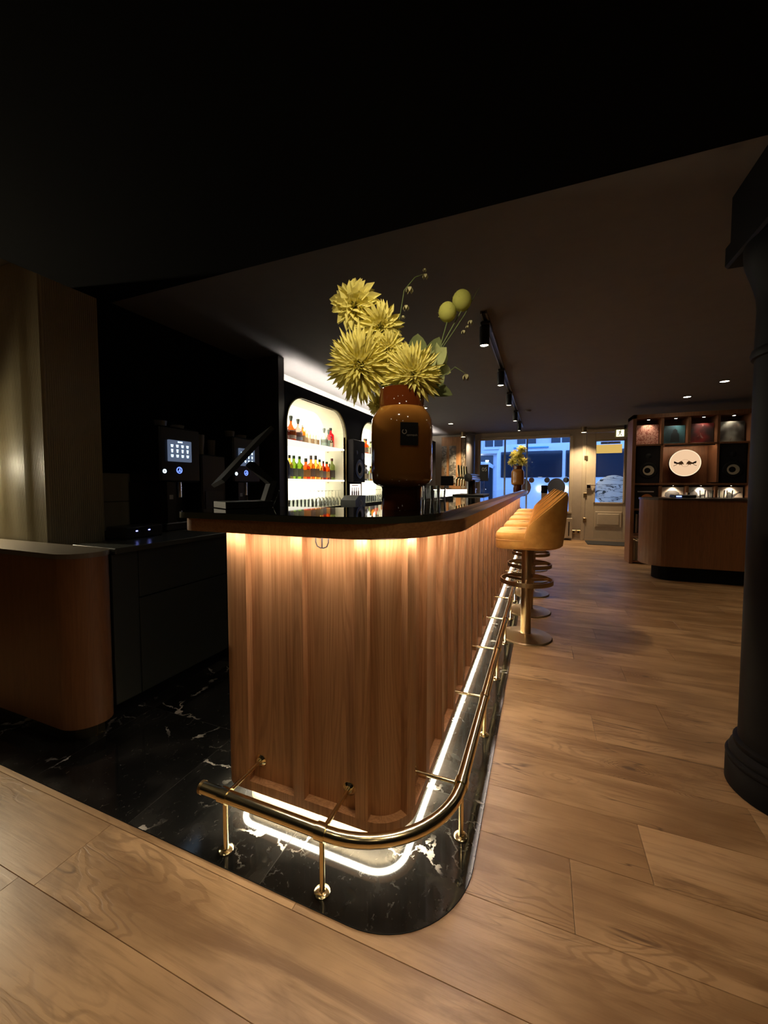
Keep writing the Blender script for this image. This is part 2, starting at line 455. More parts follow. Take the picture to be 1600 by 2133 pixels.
X3, Y3, Z3 = Vector((1, 0, 0)), Vector((0, 1, 0)), Vector((0, 0, 1))

# ================================================================== SETTING
CZ = 2.5; FY = 9.9; RX = 3.3; LX = -4.2; BY = -2.6
# --- wooden floor: planks laid across, 24 cm wide
floor = struct(MB().box(LX, RX, BY, FY, -0.06, -0.014).build('floor', M['groove']))
rng = random.Random(11)
joints = {2: [0.11], 3: [0.35], 1: [-0.66], 6: [0.273], 11: [0.91], 0: [-1.25]}
MX, MY = -0.185, 0.945
row = 0
rows = []
y = 0.68 - 0.24 * 13
i = -13
while y < FY:
    rows.append((i, y)); y += 0.24; i += 1
nplank = 0
for i, y in rows:
    y1 = min(y + 0.24, FY)
    xl = LX if y < MY else MX - 0.32 if y < 1.25 else MX - 0.02
    cuts = sorted(joints.get(i + 0, []))
    xs = [xl]
    if cuts:
        c = cuts[0]
        while c > xl + 0.3: c -= 1.9
        c += 1.9 if c <= xl + 0.3 else 0
        if i == 1: c = -0.66
    else: c = xl + rng.uniform(0.35, 1.9)
    while c < RX - 0.15: xs.append(c); c += rng.choice((1.45, 1.7, 1.9))
    xs.append(RX)
    for a, b in zip(xs, xs[1:]):
        if y1 < -1.4: continue
        MB().box(a + 0.0006, b - 0.0006, y + 0.0006, y1 - 0.0006, -0.014, 0.0, 0.0008).build('plank', M['oak'], floor)
        nplank += 1
MB().box(LX, RX, BY, rows[0][1] + 0.24 * 5, -0.014, -0.0005).build('plank', M['oak'], floor)

# --- marble tiles round the bar, 60 cm, flush with the planks
fm = struct(MB().box(LX, MX - 0.30, MY + 0.31, FY, -0.013, -0.003).build('floor_marble', M['grout']))
def rect_round(x0, x1, y0, y1, r, corner, n=16):
    if not r: return [(x0, y0), (x1, y0), (x1, y1), (x0, y1)]
    pts = [(x0, y0)]
    cx, cy = x1 - r, y0 + r
    for k in range(n + 1):
        a = -PI / 2 + (PI / 2) * k / n
        pts.append((cx + r * math.cos(a), cy + r * math.sin(a)))
    pts += [(x1, y1), (x0, y1)]
    return pts
gx = [-4.19, -3.796, -3.196, -2.596, -1.996, -1.396, -0.797, MX]
gy = [MY, 1.52] + [1.52 + 0.6 * k for k in range(1, 14)] + [9.89]
MB().prism(rect_round(LX, MX, MY, 1.6, 0.30, True), -0.0009, 0.0004).build('grout_bed', M['grout'], fm)
MB().box(MX - 0.3, MX, 1.59, FY - 0.01, -0.0009, 0.0004).build('grout_bed', M['grout'], fm)
for a, b in zip(gx, gx[1:]):
    for c, d in zip(gy, gy[1:]):
        e = 0.0014
        corner = (b == MX and c == MY)
        MB().prism(rect_round(a + e, b - (0 if b == MX else e), c + (0 if c == MY else e), d - e, 0.30 if corner else 0, True), -0.003, 0.0016).build('marble_tile', M['marble'], fm)
# thin metal edging between marble and planks
edge = [(LX, MY)] + [(MX - 0.3 + 0.3 * math.cos(a), MY + 0.3 + 0.3 * math.sin(a)) for a in [-PI / 2 + PI / 2 * k / 16 for k in range(17)]] + [(MX, FY - 0.02)]
mb = MB()
eo = [(LX, MY - 0.002)] + [(MX - 0.3 + 0.302 * math.cos(a), MY + 0.3 + 0.302 * math.sin(a)) for a in [-PI / 2 + PI / 2 * k / 16 for k in range(17)]] + [(MX + 0.002, FY - 0.02)]
vs = []; fs = []
for (a, b) in zip(edge, eo): vs += [(a[0], a[1], -0.002), (a[0], a[1], 0.0017), (b[0], b[1], 0.0017), (b[0], b[1], -0.002)]
for k in range(len(edge) - 1):
    b = k * 4; c = b + 4
    fs += [(b + j, b + (j + 1) % 4, c + (j + 1) % 4, c + j) for j in range(4)]
struct(mb.add(vs, fs).build('trim_1', M['blackmatt']))

# --- ceiling, lowered black bulkhead above the camera
struct(MB().box(LX, RX, BY, FY + 0.2, CZ, CZ + 0.1).build('ceiling', M['ceil']))
struct(MB().box(-2.35, RX - 0.01, BY + 0.01, 1.575, 2.3, CZ - 0.001).build('ceiling_bulkhead', plain('bulkhead_black', (0.0015, 0.0015, 0.0016), 0.95, 0.0, **{'Specular IOR Level': 0.05})))
# --- walls
struct(MB().box(RX, RX + 0.1, BY, FY + 0.1, -0.06, CZ + 0.1).build('wall_right', M['darkwall']))
struct(MB().box(LX, RX, BY - 0.1, BY, -0.06, CZ + 0.1).build('wall_back', M['darkwall']))
struct(MB().box(LX - 0.1, LX, BY, FY + 0.1, -0.06, CZ + 0.1).build('wall_left', M['blackmatt']))
WX0, WX1, WZ0, WZ1 = -1.43, 0.60, 0.64, 2.36       # window opening
DX0, DX1, DZ1 = 0.90, 1.86, 2.42                    # door opening
mb = MB()
mb.box(LX, WX0, FY, FY + 0.12, 0, CZ); mb.box(WX0, WX1, FY, FY + 0.12, 0, WZ0); mb.box(WX0, WX1, FY, FY + 0.12, WZ1, CZ)
mb.box(WX1, DX0, FY, FY + 0.12, 0, CZ); mb.box(DX0, DX1, FY, FY + 0.12, DZ1, CZ); mb.box(DX1, RX, FY, FY + 0.12, 0, CZ)
struct(mb.build('wall_front', M['greige']))

# --- shop window
win = struct(MB().box(WX0 - 0.05, WX1 + 0.05, FY - 0.10, FY + 0.0, WZ0 - 0.035, WZ0).build('window_1', M['greige2']))
for a in ((WX0 - 0.05, WX0 + 0.03, WZ0, WZ1), (WX1 - 0.02, WX1 + 0.05, WZ0, WZ1), (WX0 + 0.03, WX1 - 0.02, WZ1 - 0.03, WZ1 + 0.04)):
    MB().box(a[0], a[1], FY - 0.03, FY + 0.05, a[2], a[3], 0.006).build('window_frame', M['greige2'], win)
for xm in (-0.83, -0.33):
    MB().box(xm - 0.02, xm + 0.02, FY + 0.02, FY + 0.06, WZ0, WZ1 - 0.03, 0.004).build('mullion', plain('blue_grey_metal', (0.30, 0.36, 0.46), 0.4), win)
for a, b in ((WX0 + 0.03, -0.85), (-0.81, -0.35), (-0.31, WX1 - 0.02)):
    MB().box(a, b, FY + 0.035, FY + 0.043, WZ0, WZ1 - 0.03).build('pane', M['pane'], win)

# --- entrance door with glass panel
door = struct(MB().box(DX0 + 0.02, DX0 + 0.20, FY - 0.02, FY + 0.03, 0.05, DZ1 - 0.02, 0.005).build('door_1', M['greige2']))
MB().box(DX1 - 0.20, DX1 - 0.02, FY - 0.02, FY + 0.03, 0.05, DZ1 - 0.02, 0.005).build('door_stile', M['greige2'], door)
MB().box(DX0 + 0.2, DX1 - 0.2, FY - 0.02, FY + 0.03, 2.22, DZ1 - 0.02, 0.005).build('door_rail', M['greige2'], door)
MB().box(DX0 + 0.2, DX1 - 0.2, FY - 0.02, FY + 0.03, 0.05, 0.85, 0.005).build('door_rail', M['greige2'], door)
mb = MB()
for a in ((DX0 + 0.18, DX0 + 0.215, 0.835, 2.235), (DX1 - 0.215, DX1 - 0.18, 0.835, 2.235), (DX0 + 0.18, DX1 - 0.18, 2.205, 2.235), (DX0 + 0.18, DX1 - 0.18, 0.835, 0.865)):
    mb.box(a[0], a[1], FY - 0.032, FY - 0.018, a[2], a[3], 0.004)
mb.build('glazing_bead', M['greige2'], door)
for q, (a0, a1, c0, c1) in enumerate(((DX0 + 0.22, DX1 - 0.22, 0.32, 0.66), (DX0 + 0.27, DX1 - 0.27, 0.37, 0.61))):
    MB().box(a0, a1, FY - 0.034 - 0.008 * q, FY - 0.018, c0, c1, 0.008).build('door_panel', M['greige2'], door)
MB().box(DX0 + 0.2, DX1 - 0.2, FY + 0.0, FY + 0.008, 0.85, 2.22).build('pane', M['pane'], door)
for z in (1.02, 1.85, 0.46):
    MB().box(DX0 - 0.02, DX0 + 0.05, FY - 0.035, FY - 0.018, z - 0.05, z + 0.05, 0.004).build('hinge', M['bronze'], door)
mb = MB().box(DX0 + 0.04, DX0 + 0.12, FY - 0.06, FY - 0.02, 1.17, 1.26, 0.006); mb.tube([(DX0 + 0.1, FY - 0.06, 1.24), (DX0 + 0.22, FY - 0.06, 1.24)], 0.011, 8)
mb.build('door_handle', M['chrome'], door)
struct(MB().box(DX0 - 0.06, DX0 + 0.018, FY - 0.03, FY - 0.0, 0, DZ1 + 0.04, 0.006).build('trim_2', M['greige2']))
struct(MB().box(DX0, DX1 + 0.06, FY - 0.03, FY, DZ1 - 0.018, DZ1 + 0.06, 0.006).build('trim_3', M['greige2']))
struct(MB().box(DX0, DX1, FY - 0.03, FY, 0, 0.048).build('trim_4', M['greige2']))
st = thing('window_sticker', 'large pale blue round sticker with dark wavy lines on the door glass', 'sticker', (1.55, FY - 0.004, 0.86))
pts = [(-0.43, 0.10), (-0.33, 0.0), (0.11, 0.0), (0.11, 0.55)]
for k in range(13):
    a = R(60) + R(105) * k / 12
    pts.append((-0.08 + 0.42 * math.cos(a), 0.18 + 0.42 * math.sin(a)))
pts = [(max(-0.43, min(0.109, a)), max(0.0, b)) for a, b in pts]
MB().plate(pts, (1.55, FY - 0.002, 0.862), X3, Z3, 0.003).build('sticker_film', make_sticker(), st)
ns = thing('door_notice', 'small white and blue notice at the top of the door glass', 'notice', (1.35, FY - 0.003, 2.14))
MB().box(1.20, 1.58, FY - 0.005, FY - 0.002, 2.145, 2.20).build('notice_sheet', plain('notice_white', (0.55, 0.65, 0.8), 0.5), ns)
MB().box(1.22, 1.32, FY - 0.006, FY - 0.005, 2.165, 2.178).build('print_line', plain('notice_blue', (0.05, 0.16, 0.45), 0.6), ns)
MB().plate([(0, 0), (.03, 0), (.06, .03), (.045, .03)], (1.34, FY - 0.0052, 2.155), X3, Z3, 0.0005).build('print_mark', plain('notice_blue', (0.05, 0.16, 0.45), 0.6), ns)
MB().box(1.40, 1.56, FY - 0.006, FY - 0.005, 2.158, 2.168).build('print_line', plain('notice_blue', (0.05, 0.16, 0.45), 0.6), ns)
tag(MB().box(1.12, 1.62, FY + 0.045, FY + 0.06, 1.95, 2.14).build('door_glass_reflection', emis('reflection_glow', (1.0, 0.60, 0.15), 0.42)), 'glowing panel painting the warm yellow reflection in the top of the door glass', 'lamp')  # yellow reflection in the glass, put in as a glowing panel
# exit sign
ex = thing('exit_sign', 'glowing yellow green exit sign with running man above the door', 'sign', (1.62, 9.6, 2.26))
MB().box(1.59, 1.63, 9.59, 9.61, 2.42, CZ - 0.0005).build('hanger', M['black'], ex)
MB().box(1.42, 1.80, 9.57, 9.63, 2.25, 2.42, 0.01).build('housing', plain('sign_housing', (0.42, 0.44, 0.22), 0.5), ex)
pn = MB().box(1.445, 1.585, 9.562, 9.57, 2.265, 2.405).build('lit_panel', emis('exit_glow', (1.0, 0.92, 0.55), 0.9), ex)
man = plain('sign_green', (0.10, 0.12, 0.02), 0.6)
mb = MB()
oo = (1.515, 9.5618, 2.335)
for poly in ([(-.012, .042), (.006, .046), (.004, -.004), (-.016, -.006)], [(.0, .04), (.03, .018), (.026, .010), (.0, .026)], [(-.012, .04), (-.04, .022), (-.036, .014), (-.01, .028)],
             [(-.004, -.004), (.026, -.03), (.03, -.055), (.02, -.055), (.014, -.03), (-.012, -.012)], [(-.016, -.006), (-.024, -.035), (-.05, -.04), (-.05, -.048), (-.018, -.044), (-.006, -.01)]):
    mb.plate(poly, oo, X3, Z3, 0.001)
disc(mb, (1.523, 9.5618, 2.392), X3, Z3, 0.010, 0.001, 16); mb.build('running_man', man, ex)
MB().plate([(0, .03), (.03, -.02), (.07, .06), (.055, .065), (.03, .015), (.01, .04)], (1.64, 9.5695, 2.315), X3, Z3, -0.001).build('arrow_mark', M['paper'], ex)
# radiator, sockets, doormat, wall uplight
rd = thing('radiator', 'white slatted radiator cover below the shop window', 'radiator', (0.35, 9.8, 0))
MB().box(-0.55, 0.66, 9.74, 9.88, 0.05, 0.50, 0.006).build('cover', M['greige2'], rd)
for k in range(9): MB().box(0.60 - k * 0.125 - 0.018, 0.60 - k * 0.125, 9.733, 9.741, 0.1, 0.42).build('slot', M['blackmatt'], rd)
for k, xx in enumerate((0.70, 0.795)):
    so = thing('wall_socket', ('bronze wall socket beside the radiator' if k == 0 else 'bronze wall socket nearest the entrance door'), 'socket', (xx, 9.89, 0.17), 'wall sockets')
    MB().box(xx - 0.04, xx + 0.04, 9.885, 9.9, 0.14, 0.22, 0.004).build('plate', M['bronze'], so)
    MB().cyl((xx, 0, 0.18), 0.022, 9.880, 9.886, 16, axis=1).build('insert', M['black'], so)
dm = MB().box(0.92, 1.75, 9.2, 9.78, 0.001, 0.014, 0.004).build('doormat', M['rubber']); tag(dm, 'dark rectangular doormat in front of the entrance door', 'doormat')

# ================================================================== OUTSIDE
struct(MB().box(-14, 14, FY + 0.12, 30, -0.2, -0.1).build('ground_street', M['asphalt']))
for k in range(7):
    yy = 11.4 + 0.42 * k
    tag(MB().box(-0.6, 1.0, yy, yy + 0.2, -0.0998, -0.096).build('crossing_stripe', M['paper']), '%s white crossing stripe on the street, counted from the window' % ('first', 'second', 'third', 'fourth', 'fifth', 'sixth', 'seventh')[k], 'road marking', 'crossing stripes')
fb = thing('street_building', 'pale building with rows of windows across the street', 'building', (0, 18, -0.1))
MB().box(-9, 9, 18, 18.6, -0.1, 9).build('wall', M['facade'], fb)
for r_ in range(2):
    for k in range(9):
        xx = -6.4 + 1.35 * k; z0 = 2.92 + 2.6 * r_
        wn = MB().box(xx, xx + 0.75, 17.94, 18.01, z0, z0 + 1.5, 0.02).build('window', M['darkglass'], fb)
        MB().box(xx - 0.06, xx + 0.81, 17.9, 17.95, z0 - 0.12, z0).build('sill', M['facade'], wn)
        MB().box(xx + 0.35, xx + 0.4, 17.92, 17.945, z0, z0 + 1.5).build('glazing_bar', M['facade'], wn)
MB().box(-9, 9, 17.8, 18.02, 2.62, 2.76).build('cornice', M['facade'], fb)
for a, b in ((-5.6, -3.2), (-3.0, -2.0)):
    MB().box(a, b, 17.95, 18.02, 0.9, 2.55, 0.02).build('shop_window', M['darkglass'], fb)
for k, (a, z) in enumerate(((-2.6, 2.5), (-2.25, 2.28))):
    MB().lathe([(0.0, z), (0.07, z + 0.01), (0.07, z + 0.05)], 12, (a, 17.9, 0)).build('shop_lamp', emis('shop_lamp_glow', (0.8, 0.9, 1.0), 6), fb)
mb = MB()
mb.plate([(-.22, 0), (.22, 0), (.24, .5), (.40, .42), (.45, .55), (.2, .72), (-.2, .72), (-.45, .55), (-.40, .42), (-.24, .5)], (-2.4, 17.9, 1.55), X3, Z3, -0.03)
mb.build('shirt_on_display', plain('display_shirt', (0.5, 0.55, 0.65), 0.8), fb)
bus = thing('bus', 'white bus with long dark windows standing outside the shop window', 'bus', (0.2, 14.6, -0.1))
mb = MB()
prof = [(-1.45, 0.15), (2.6, 0.15), (2.6, 2.32), (2.5, 2.55), (2.3, 2.63), (-1.15, 2.63), (-1.35, 2.55), (-1.45, 2.32)]
MB().plate(prof, (-0.0, 14.2, 0), X3, Z3, -1.9).build('body', M['buswhite'], bus)
for a, b in ((-1.32, 0.62), (0.72, 2.4)):
    MB().box(a, b, 14.16, 14.21, 1.5, 2.38, 0.02).build('window', M['darkglass'], bus)
MB().box(-0.9, 0.2, 14.14, 14.2, 2.48, 2.53, 0.01).build('roof_rail', plain('bus_blue', (0.12, 0.35, 0.55), 0.5), bus)
for xx in (-0.9, 1.5):
    MB().cyl((xx, 0, 0.25), 0.34, 14.15, 14.4, 24, axis=1).build('wheel', M['black'], bus)
for xx in (-0.05, 0.72):
    MB().lathe([(0.0, 14.12), (0.06, 14.13), (0.07, 14.18)], 14, (xx, 0, 1.12), axis=1).build('lamp', emis('bus_lamp', (0.9, 0.95, 1.0), 5), bus)
for k, (sx, lab) in enumerate(((0.32, 'dark grey round eared window sticker with white crescent, right of the far vase'), (-0.42, 'brownish round eared window sticker partly hidden behind the far vase'))):
    sk = thing('window_sticker', lab, 'sticker', (sx, FY + 0.03, 0.98), 'eared window stickers')
    fm_ = plain('sticker_grey_%d' % k, ((0.03, 0.035, 0.05), (0.16, 0.10, 0.09))[k], 0.5)
    mb = MB(); disc(mb, (sx, FY + 0.033, 1.19), X3, Z3, 0.215, 0.003, 36, 0.19)
    for s in (-1, 1): disc(mb, (sx + s * 0.20, FY + 0.0335, 1.36), X3, Z3, 0.062, 0.003, 20)
    mb.build('film', fm_, sk)
    mb = MB(); ring_poly(mb, (sx + 0.01, FY + 0.0325, 1.10), X3, Z3, 0.07, 0.10, R(170), R(400), 24, -0.0006); mb.build('crescent_mark', M['paper'], sk)
    mb = MB(); mb.plate([(0, -.2), (.13, -.16), (.19, 0), (.13, .15), (0, .2)], (sx + 0.005, FY + 0.0322, 1.19), X3, Z3, -0.0004); mb.build('pale_half', plain('sticker_pale_%d' % k, ((0.10, 0.12, 0.17), (0.2, 0.13, 0.12))[k], 0.5), sk)

# ================================================================== THE BAR
BXL, BXR, BYF, BYE = -1.14, -0.39, 1.153, 8.30
def bar_path(xl, xr, yf, ye, rl, rr, y0=1.50, n=14):
    segs = [('L', Vector((xl, y0)), Vector((xl, yf + rl)))]
    segs.append(('A', Vector((xl + rl, yf + rl)), rl, PI, 1.5 * PI))
    segs.append(('L', Vector((xl + rl, yf)), Vector((xr - rr, yf))))
    segs.append(('A', Vector((xr - rr, yf + rr)), rr, 1.5 * PI, 2 * PI))
    segs.append(('L', Vector((xr, yf + rr)), Vector((xr, ye))))
    return segs
def seg_len(s): return (s[2] - s[1]).length if s[0] == 'L' else s[2] * (s[4] - s[3])
def path_at(segs, t):
    for s in segs:
        L = seg_len(s)
        if t <= L + 1e-9 or s is segs[-1]:
            if s[0] == 'L':
                d = (s[2] - s[1]).normalized(); p = s[1] + d * t
                return p, Vector((d.y, -d.x))         # outward normal = right of travel
            a = s[3] + t / s[2]; nrm = Vector((math.cos(a), math.sin(a)))
            return s[1] + nrm * s[2], nrm
        t -= L
def breaks(segs, t0, t1, step_arc=R(7)):
    ts = [t0]; acc = 0
    for s in segs:
        L = seg_len(s)
        if s[0] == 'A':
            k = max(2, int((s[4] - s[3]) / step_arc))
            ts += [acc + L * j / k for j in range(k + 1)]
        else: ts += [acc, acc + L]
        acc += L
    ts = sorted(set(round(t, 6) for t in ts if t0 <= t <= t1)); 
    if ts[-1] < t1 - 1e-6: ts.append(t1)
    return ts
def ribbon(mb, segs, t0, t1, d0, d1, z0, z1, smooth=False):
    """wall strip following the path, from inset d0 (outside) to d1 (inside)"""
    v = []; f = []
    for t in breaks(segs, t0, t1):
        p, n = path_at(segs, t)
        a = p - n * d0; b = p - n * d1
        v += [(a.x, a.y, z0), (a.x, a.y, z1), (b.x, b.y, z1), (b.x, b.y, z0)]
    m = len(v) // 4
    for k in range(m - 1):
        b = k * 4; c = b + 4
        f += [(b + j, c + j, c + (j + 1) % 4, b + (j + 1) % 4) for j in range(4)]
    f += [(0, 1, 2, 3), (4 * m - 1, 4 * m - 2, 4 * m - 3, 4 * m - 4)]
    return mb.add(v, f)
PB = bar_path(BXL, BXR, BYF, BYE, 0.07, 0.14)
LL = [seg_len(s) for s in PB]
def sF(x): return LL[0] + LL[1] + (x - (BXL + 0.07))
def sA(deg): return LL[0] + LL[1] + LL[2] + 0.14 * R(deg)
def sR(y): return LL[0] + LL[1] + LL[2] + LL[3] + (y - (BYF + 0.14))
ZB, ZT = 0.088, 1.079
bar = thing('bar', 'long walnut panelled bar front with upright battens and rounded corner', 'bar', (-0.75, 1.2, 0))
PP = bar_path(-1.075, -0.450, 1.207, BYE - 0.05, 0.05, 0.09)
ribbon(MB(), PP, 0.02, sum(seg_len(s) for s in PP), 0, 0.02, 0.002, 0.092).build('plinth', M['plinth'], bar)
TOT = sum(LL)
ribbon(MB(), PB, 0.0, TOT, 0.042, 0.06, ZB, ZT).build('carcass', M['blackmatt'], bar)
ribbon(MB(), PB, 0.0, TOT, 0.0, 0.042, ZB, 0.124).build('bottom_rail', M['veneer'], bar)
ub = [path_at(PB, t) for t in breaks(PB, 0, TOT)]
MB().prism([tuple(p - n * 0.03) for p, n in ub] + [(-0.74, BYE), (-0.74, 1.5)], ZB + 0.001, ZB + 0.02).build('underside', M['plinth'], bar)
stiles = [(sF(-1.14) - 0.5, sF(-1.012)), (sF(-0.812), sF(-0.767)), (sF(-0.565), sF(-0.520)), (sA(62), sA(82))]
yy = 1.41
while yy < BYE - 0.1:
    stiles.append((sR(yy), sR(yy + 0.046))); yy += 0.252
stiles[0] = (0.02, stiles[0][1])
stiles.append((TOT - 0.05, TOT))
for a, b in stiles: ribbon(MB(), PB, a, b, -0.001, 0.04, 0.124, ZT).build('batten', M['veneer'], bar)
for (a, b), (c, d) in zip(stiles, stiles[1:]):
    ribbon(MB(), PB, b, c, 0.030, 0.042, 0.124, ZT).build('panel', M['veneer'], bar)
MB().box(-0.74, BXR - 0.03, BYE - 0.02, BYE, ZB, ZT).build('end_panel', M['veneer'], bar)
MB().box(-0.75, -0.74, 1.50, BYE - 0.02, 0.002, ZT).build('back_panel', M['blackmatt'], bar)
MB().box(BXL, -0.75, 1.49, 1.50, 0.002, ZT).build('back_panel', M['blackmatt'], bar)

# --- counter: wooden apron and black stone slab
ct = thing('bar_counter', 'polished black stone counter with rounded wooden edge on the bar', 'counter', (-0.75, 1.2, 1.079))
PW = bar_path(-1.275, -0.264, 1.092, 8.95, 0.07, 0.42, 1.515)
PS = bar_path(-1.305, -0.332, 1.078, 8.95, 0.08, 0.33, 1.525)
def slab(segs, z0, z1, xl, ye, inset=0.0):
    pts = [path_at(segs, t) for t in breaks(segs, 0, sum(seg_len(s) for s in segs), R(4))]
    poly = [tuple(p - n * inset) for p, n in pts]
    yb = segs[0][1].y - inset; xi = -0.75 + inset; r_ = 0.17
    poly += [(xi, ye)]
    for k in range(9):
        a = -PI / 2 * k / 8
        poly.append((xi - r_ + r_ * math.cos(a), yb + r_ + r_ * math.sin(a)))
    return poly
MB().prism(slab(PW, 0, 0, -1.275, 8.95), 1.079, 1.1265).build('wooden_apron', M['trimwood'], ct)
sl = MB().prism(slab(PS, 0, 0, -1.305, 8.95), 1.127, 1.1488).build('slab_edge', M['granite_edge'], ct)
MB().prism(slab(PS, 0, 0, -1.305, 8.95, 0.002), 1.1488, 1.1500).build('slab_top', M['granite'], sl)
for yj in (2.35, 4.4, 6.5):
    MB().box(-0.2655, -0.2643, yj, yj + 0.0015, 1.08, 1.1265).build('apron_joint', M['groove'], ct)
# --- light line under the counter and under the bar front
PL = bar_path(-1.17, -0.325, 1.121, 8.2, 0.08, 0.288, 1.3)
LT = sum(seg_len(s) for s in PL)
led = thing('counter_light_strip', 'warm light strip hidden under the overhang of the bar counter', 'light strip', (-0.75, 1.12, 1.07))
ribbon(MB(), PL, 0.02, LT, -0.0085, -0.0060, 1.0765, 1.0789).build('profile', M['black'], led)
ribbon(MB(), PL, 0.02, LT, -0.005, 0.005, 1.0784, 1.0789).build('diffuser', emis('counter_led', LEDC, 66.0), led)
PK = bar_path(-1.098, -0.428, 1.183, 8.2, 0.07, 0.11, 1.5)
KT = sum(seg_len(s) for s in PK)
led2 = thing('plinth_light_strip', 'bright light strip running round under the base of the bar front', 'light strip', (-0.75, 1.18, 0.08))
ribbon(MB(), PK, 0.02, KT, -0.011, 0.011, 0.083, 0.0875).build('profile', M['chrome'], led2)
ribbon(MB(), PK, 0.02, KT, -0.010, 0.010, 0.0815, 0.0828).build('diffuser', emis('plinth_led', (1.0, 0.88, 0.66), 44.0), led2)

# --- brass foot rail with feet and wall brackets
fr = thing('foot_rail', 'polished brass foot rail on short posts round the bar', 'foot rail', (-0.6, 0.996, 0))
RZ, RR_ = 0.195, 0.0205
rp = [(-1.085, 0.996, RZ), (-1.0, 0.996, RZ), (-0.9, 0.996, RZ), (-0.75, 0.996, RZ), (-0.65, 0.996, RZ), (-0.583, 0.996, RZ)]
for k in range(1, 17):
    a = -PI / 2 + PI / 2 * k / 16
    rp.append((-0.583 + 0.34 * math.cos(a), 1.336 + 0.34 * math.sin(a), RZ))
rp += [(-0.243, 2.0 + k, RZ) for k in range(0, 7)] + [(-0.243, 8.3, RZ)]
tb = MB().tube(rp, RR_, 20).build('rail_tube', M['brass'], fr)
for k in range(3):
    MB().lathe([(RR_ + 0.0012, -1.0855 + k * 0.004), (RR_ + 0.0012, -1.0835 + k * 0.004)], 20, (0, 0.996, RZ), axis=0).build('end_groove', M['bronze'], tb)
def rail_support(px, py, nx, ny, reach):
    mb = MB().lathe([(0.025, 0.0018), (0.025, 0.005), (0.0225, 0.0075), (0.0105, 0.0095), (0.0085, 0.013), (0.0082, RZ - RR_ + 0.003)], 16, (px, py, 0))
    p = mb.build('post', M['brass'], fr)
    d = Vector((nx, ny, 0)); t = Vector((-ny, nx, 0))
    c = Vector((px, py, RZ))
    MB().tube([c - t * 0.017, c + t * 0.017], RR_ + 0.004, 20).build('clamp_ring', M['brass'], p)
    mb = MB().tube([c + d * (RR_ - 0.004), c + d * reach], 0.0072, 12)
    e = c + d * reach
    mb.tube([e - d * 0.010, e - d * 0.002], [0.014, 0.024], 18)
    mb.tube([e - d * 0.003, e - d * 0.0005], 0.024, 18)
    mb.build('wall_bracket', M['brass'], p)
for x in (-0.980, -0.602): rail_support(x, 0.996, 0, 1, 0.187)
for k in range(12): rail_support(-0.243, 1.345 + 0.612 * k, -1, 0, 0.177)
# --- bag hook under the counter
hk = thing('bag_hook', 'small brass bag hook hanging under the front edge of the counter', 'hook', (-0.66, 1.135, 1.079))
hc = Vector((-0.672, 1.128, 1.072))
mb = MB().tube([hc + Vector((-0.024, 0, 0.006)), hc + Vector((-0.024, 0, -0.012)), hc + Vector((-0.018, 0, -0.026)), hc + Vector((-0.006, 0, -0.031)), hc + Vector((0.006, 0, -0.031)), hc + Vector((0.018, 0, -0.026)), hc + Vector((0.024, 0, -0.012)), hc + Vector((0.024, 0, 0.006))], 0.0022, 8)
mb.build('loop', M['black'], hk)
MB().tube([hc + Vector((0, 0, 0.006)), hc + Vector((0, 0, -0.031))], 0.0026, 8).build('bar', M['black'], hk)

# ================================================================== BAR STOOLS
def plan(u, sx=1.0, sy=1.0):
    """D shaped seat plan, u from -1 (front left) over the back (0) to 1 (front right)"""
    a = PI * u * 0.5
    s = 1 if u > 0 else -1
    if abs(u) < 0.62:
        b = (abs(u) / 0.62) * PI / 2
        return (0.03 + 0.225 * math.cos(b)) * sx, s * 0.222 * math.sin(b) * sy
    t = (abs(u) - 0.62) / 0.38
    return (0.03 - 0.26 * t) * sx, s * 0.222 * sy
def seat_outline(sc, n=44, rf=0.07):
    pts = []
    x0, hw, xb = -0.232 * sc, 0.222 * sc, 0.245 * sc
    for k in range(9):
        a = PI + (PI / 2) * k / 8
        pts.append((x0 + rf + rf * math.cos(a), -hw + rf + rf * math.sin(a)))
    for k in range(21):
        a = -PI / 2 + PI * k / 20
        pts.append((0.03 + (xb - 0.03) * math.cos(a), hw * math.sin(a)))
    for k in range(9):
        a = PI / 2 + (PI / 2) * k / 8
        pts.append((x0 + rf + rf * math.cos(a), hw - rf + rf * math.sin(a)))
    return pts
def loft(mb, rings, cap=True):
    n = len(rings[0]); v = [p for r in rings for p in r]; f = []
    for k in range(len(rings) - 1):
        for i in range(n):
            j = (i + 1) % n; f.append((k * n + i, k * n + j, (k + 1) * n + j, (k + 1) * n + i))
    if cap: f += [tuple(range(n - 1, -1, -1)), tuple((len(rings) - 1) * n + i for i in range(n))]
    return mb.add(v, f, True)
SHELL = [(-0.03, 0.85), (-0.013, 0.872), (0.006, 0.925), (0.03, 0.958), (0.072, 1.005), (0.154, 1.087), (0.215, 1.152), (0.245, 1.186), (0.26, 1.195)]
def shell_top(x):
    for (a, za), (b, zb) in zip(SHELL, SHELL[1:]):
        if x <= b: return za + (zb - za) * max(0.0, min(1.0, (x - a) / (b - a)))
    return SHELL[-1][1]
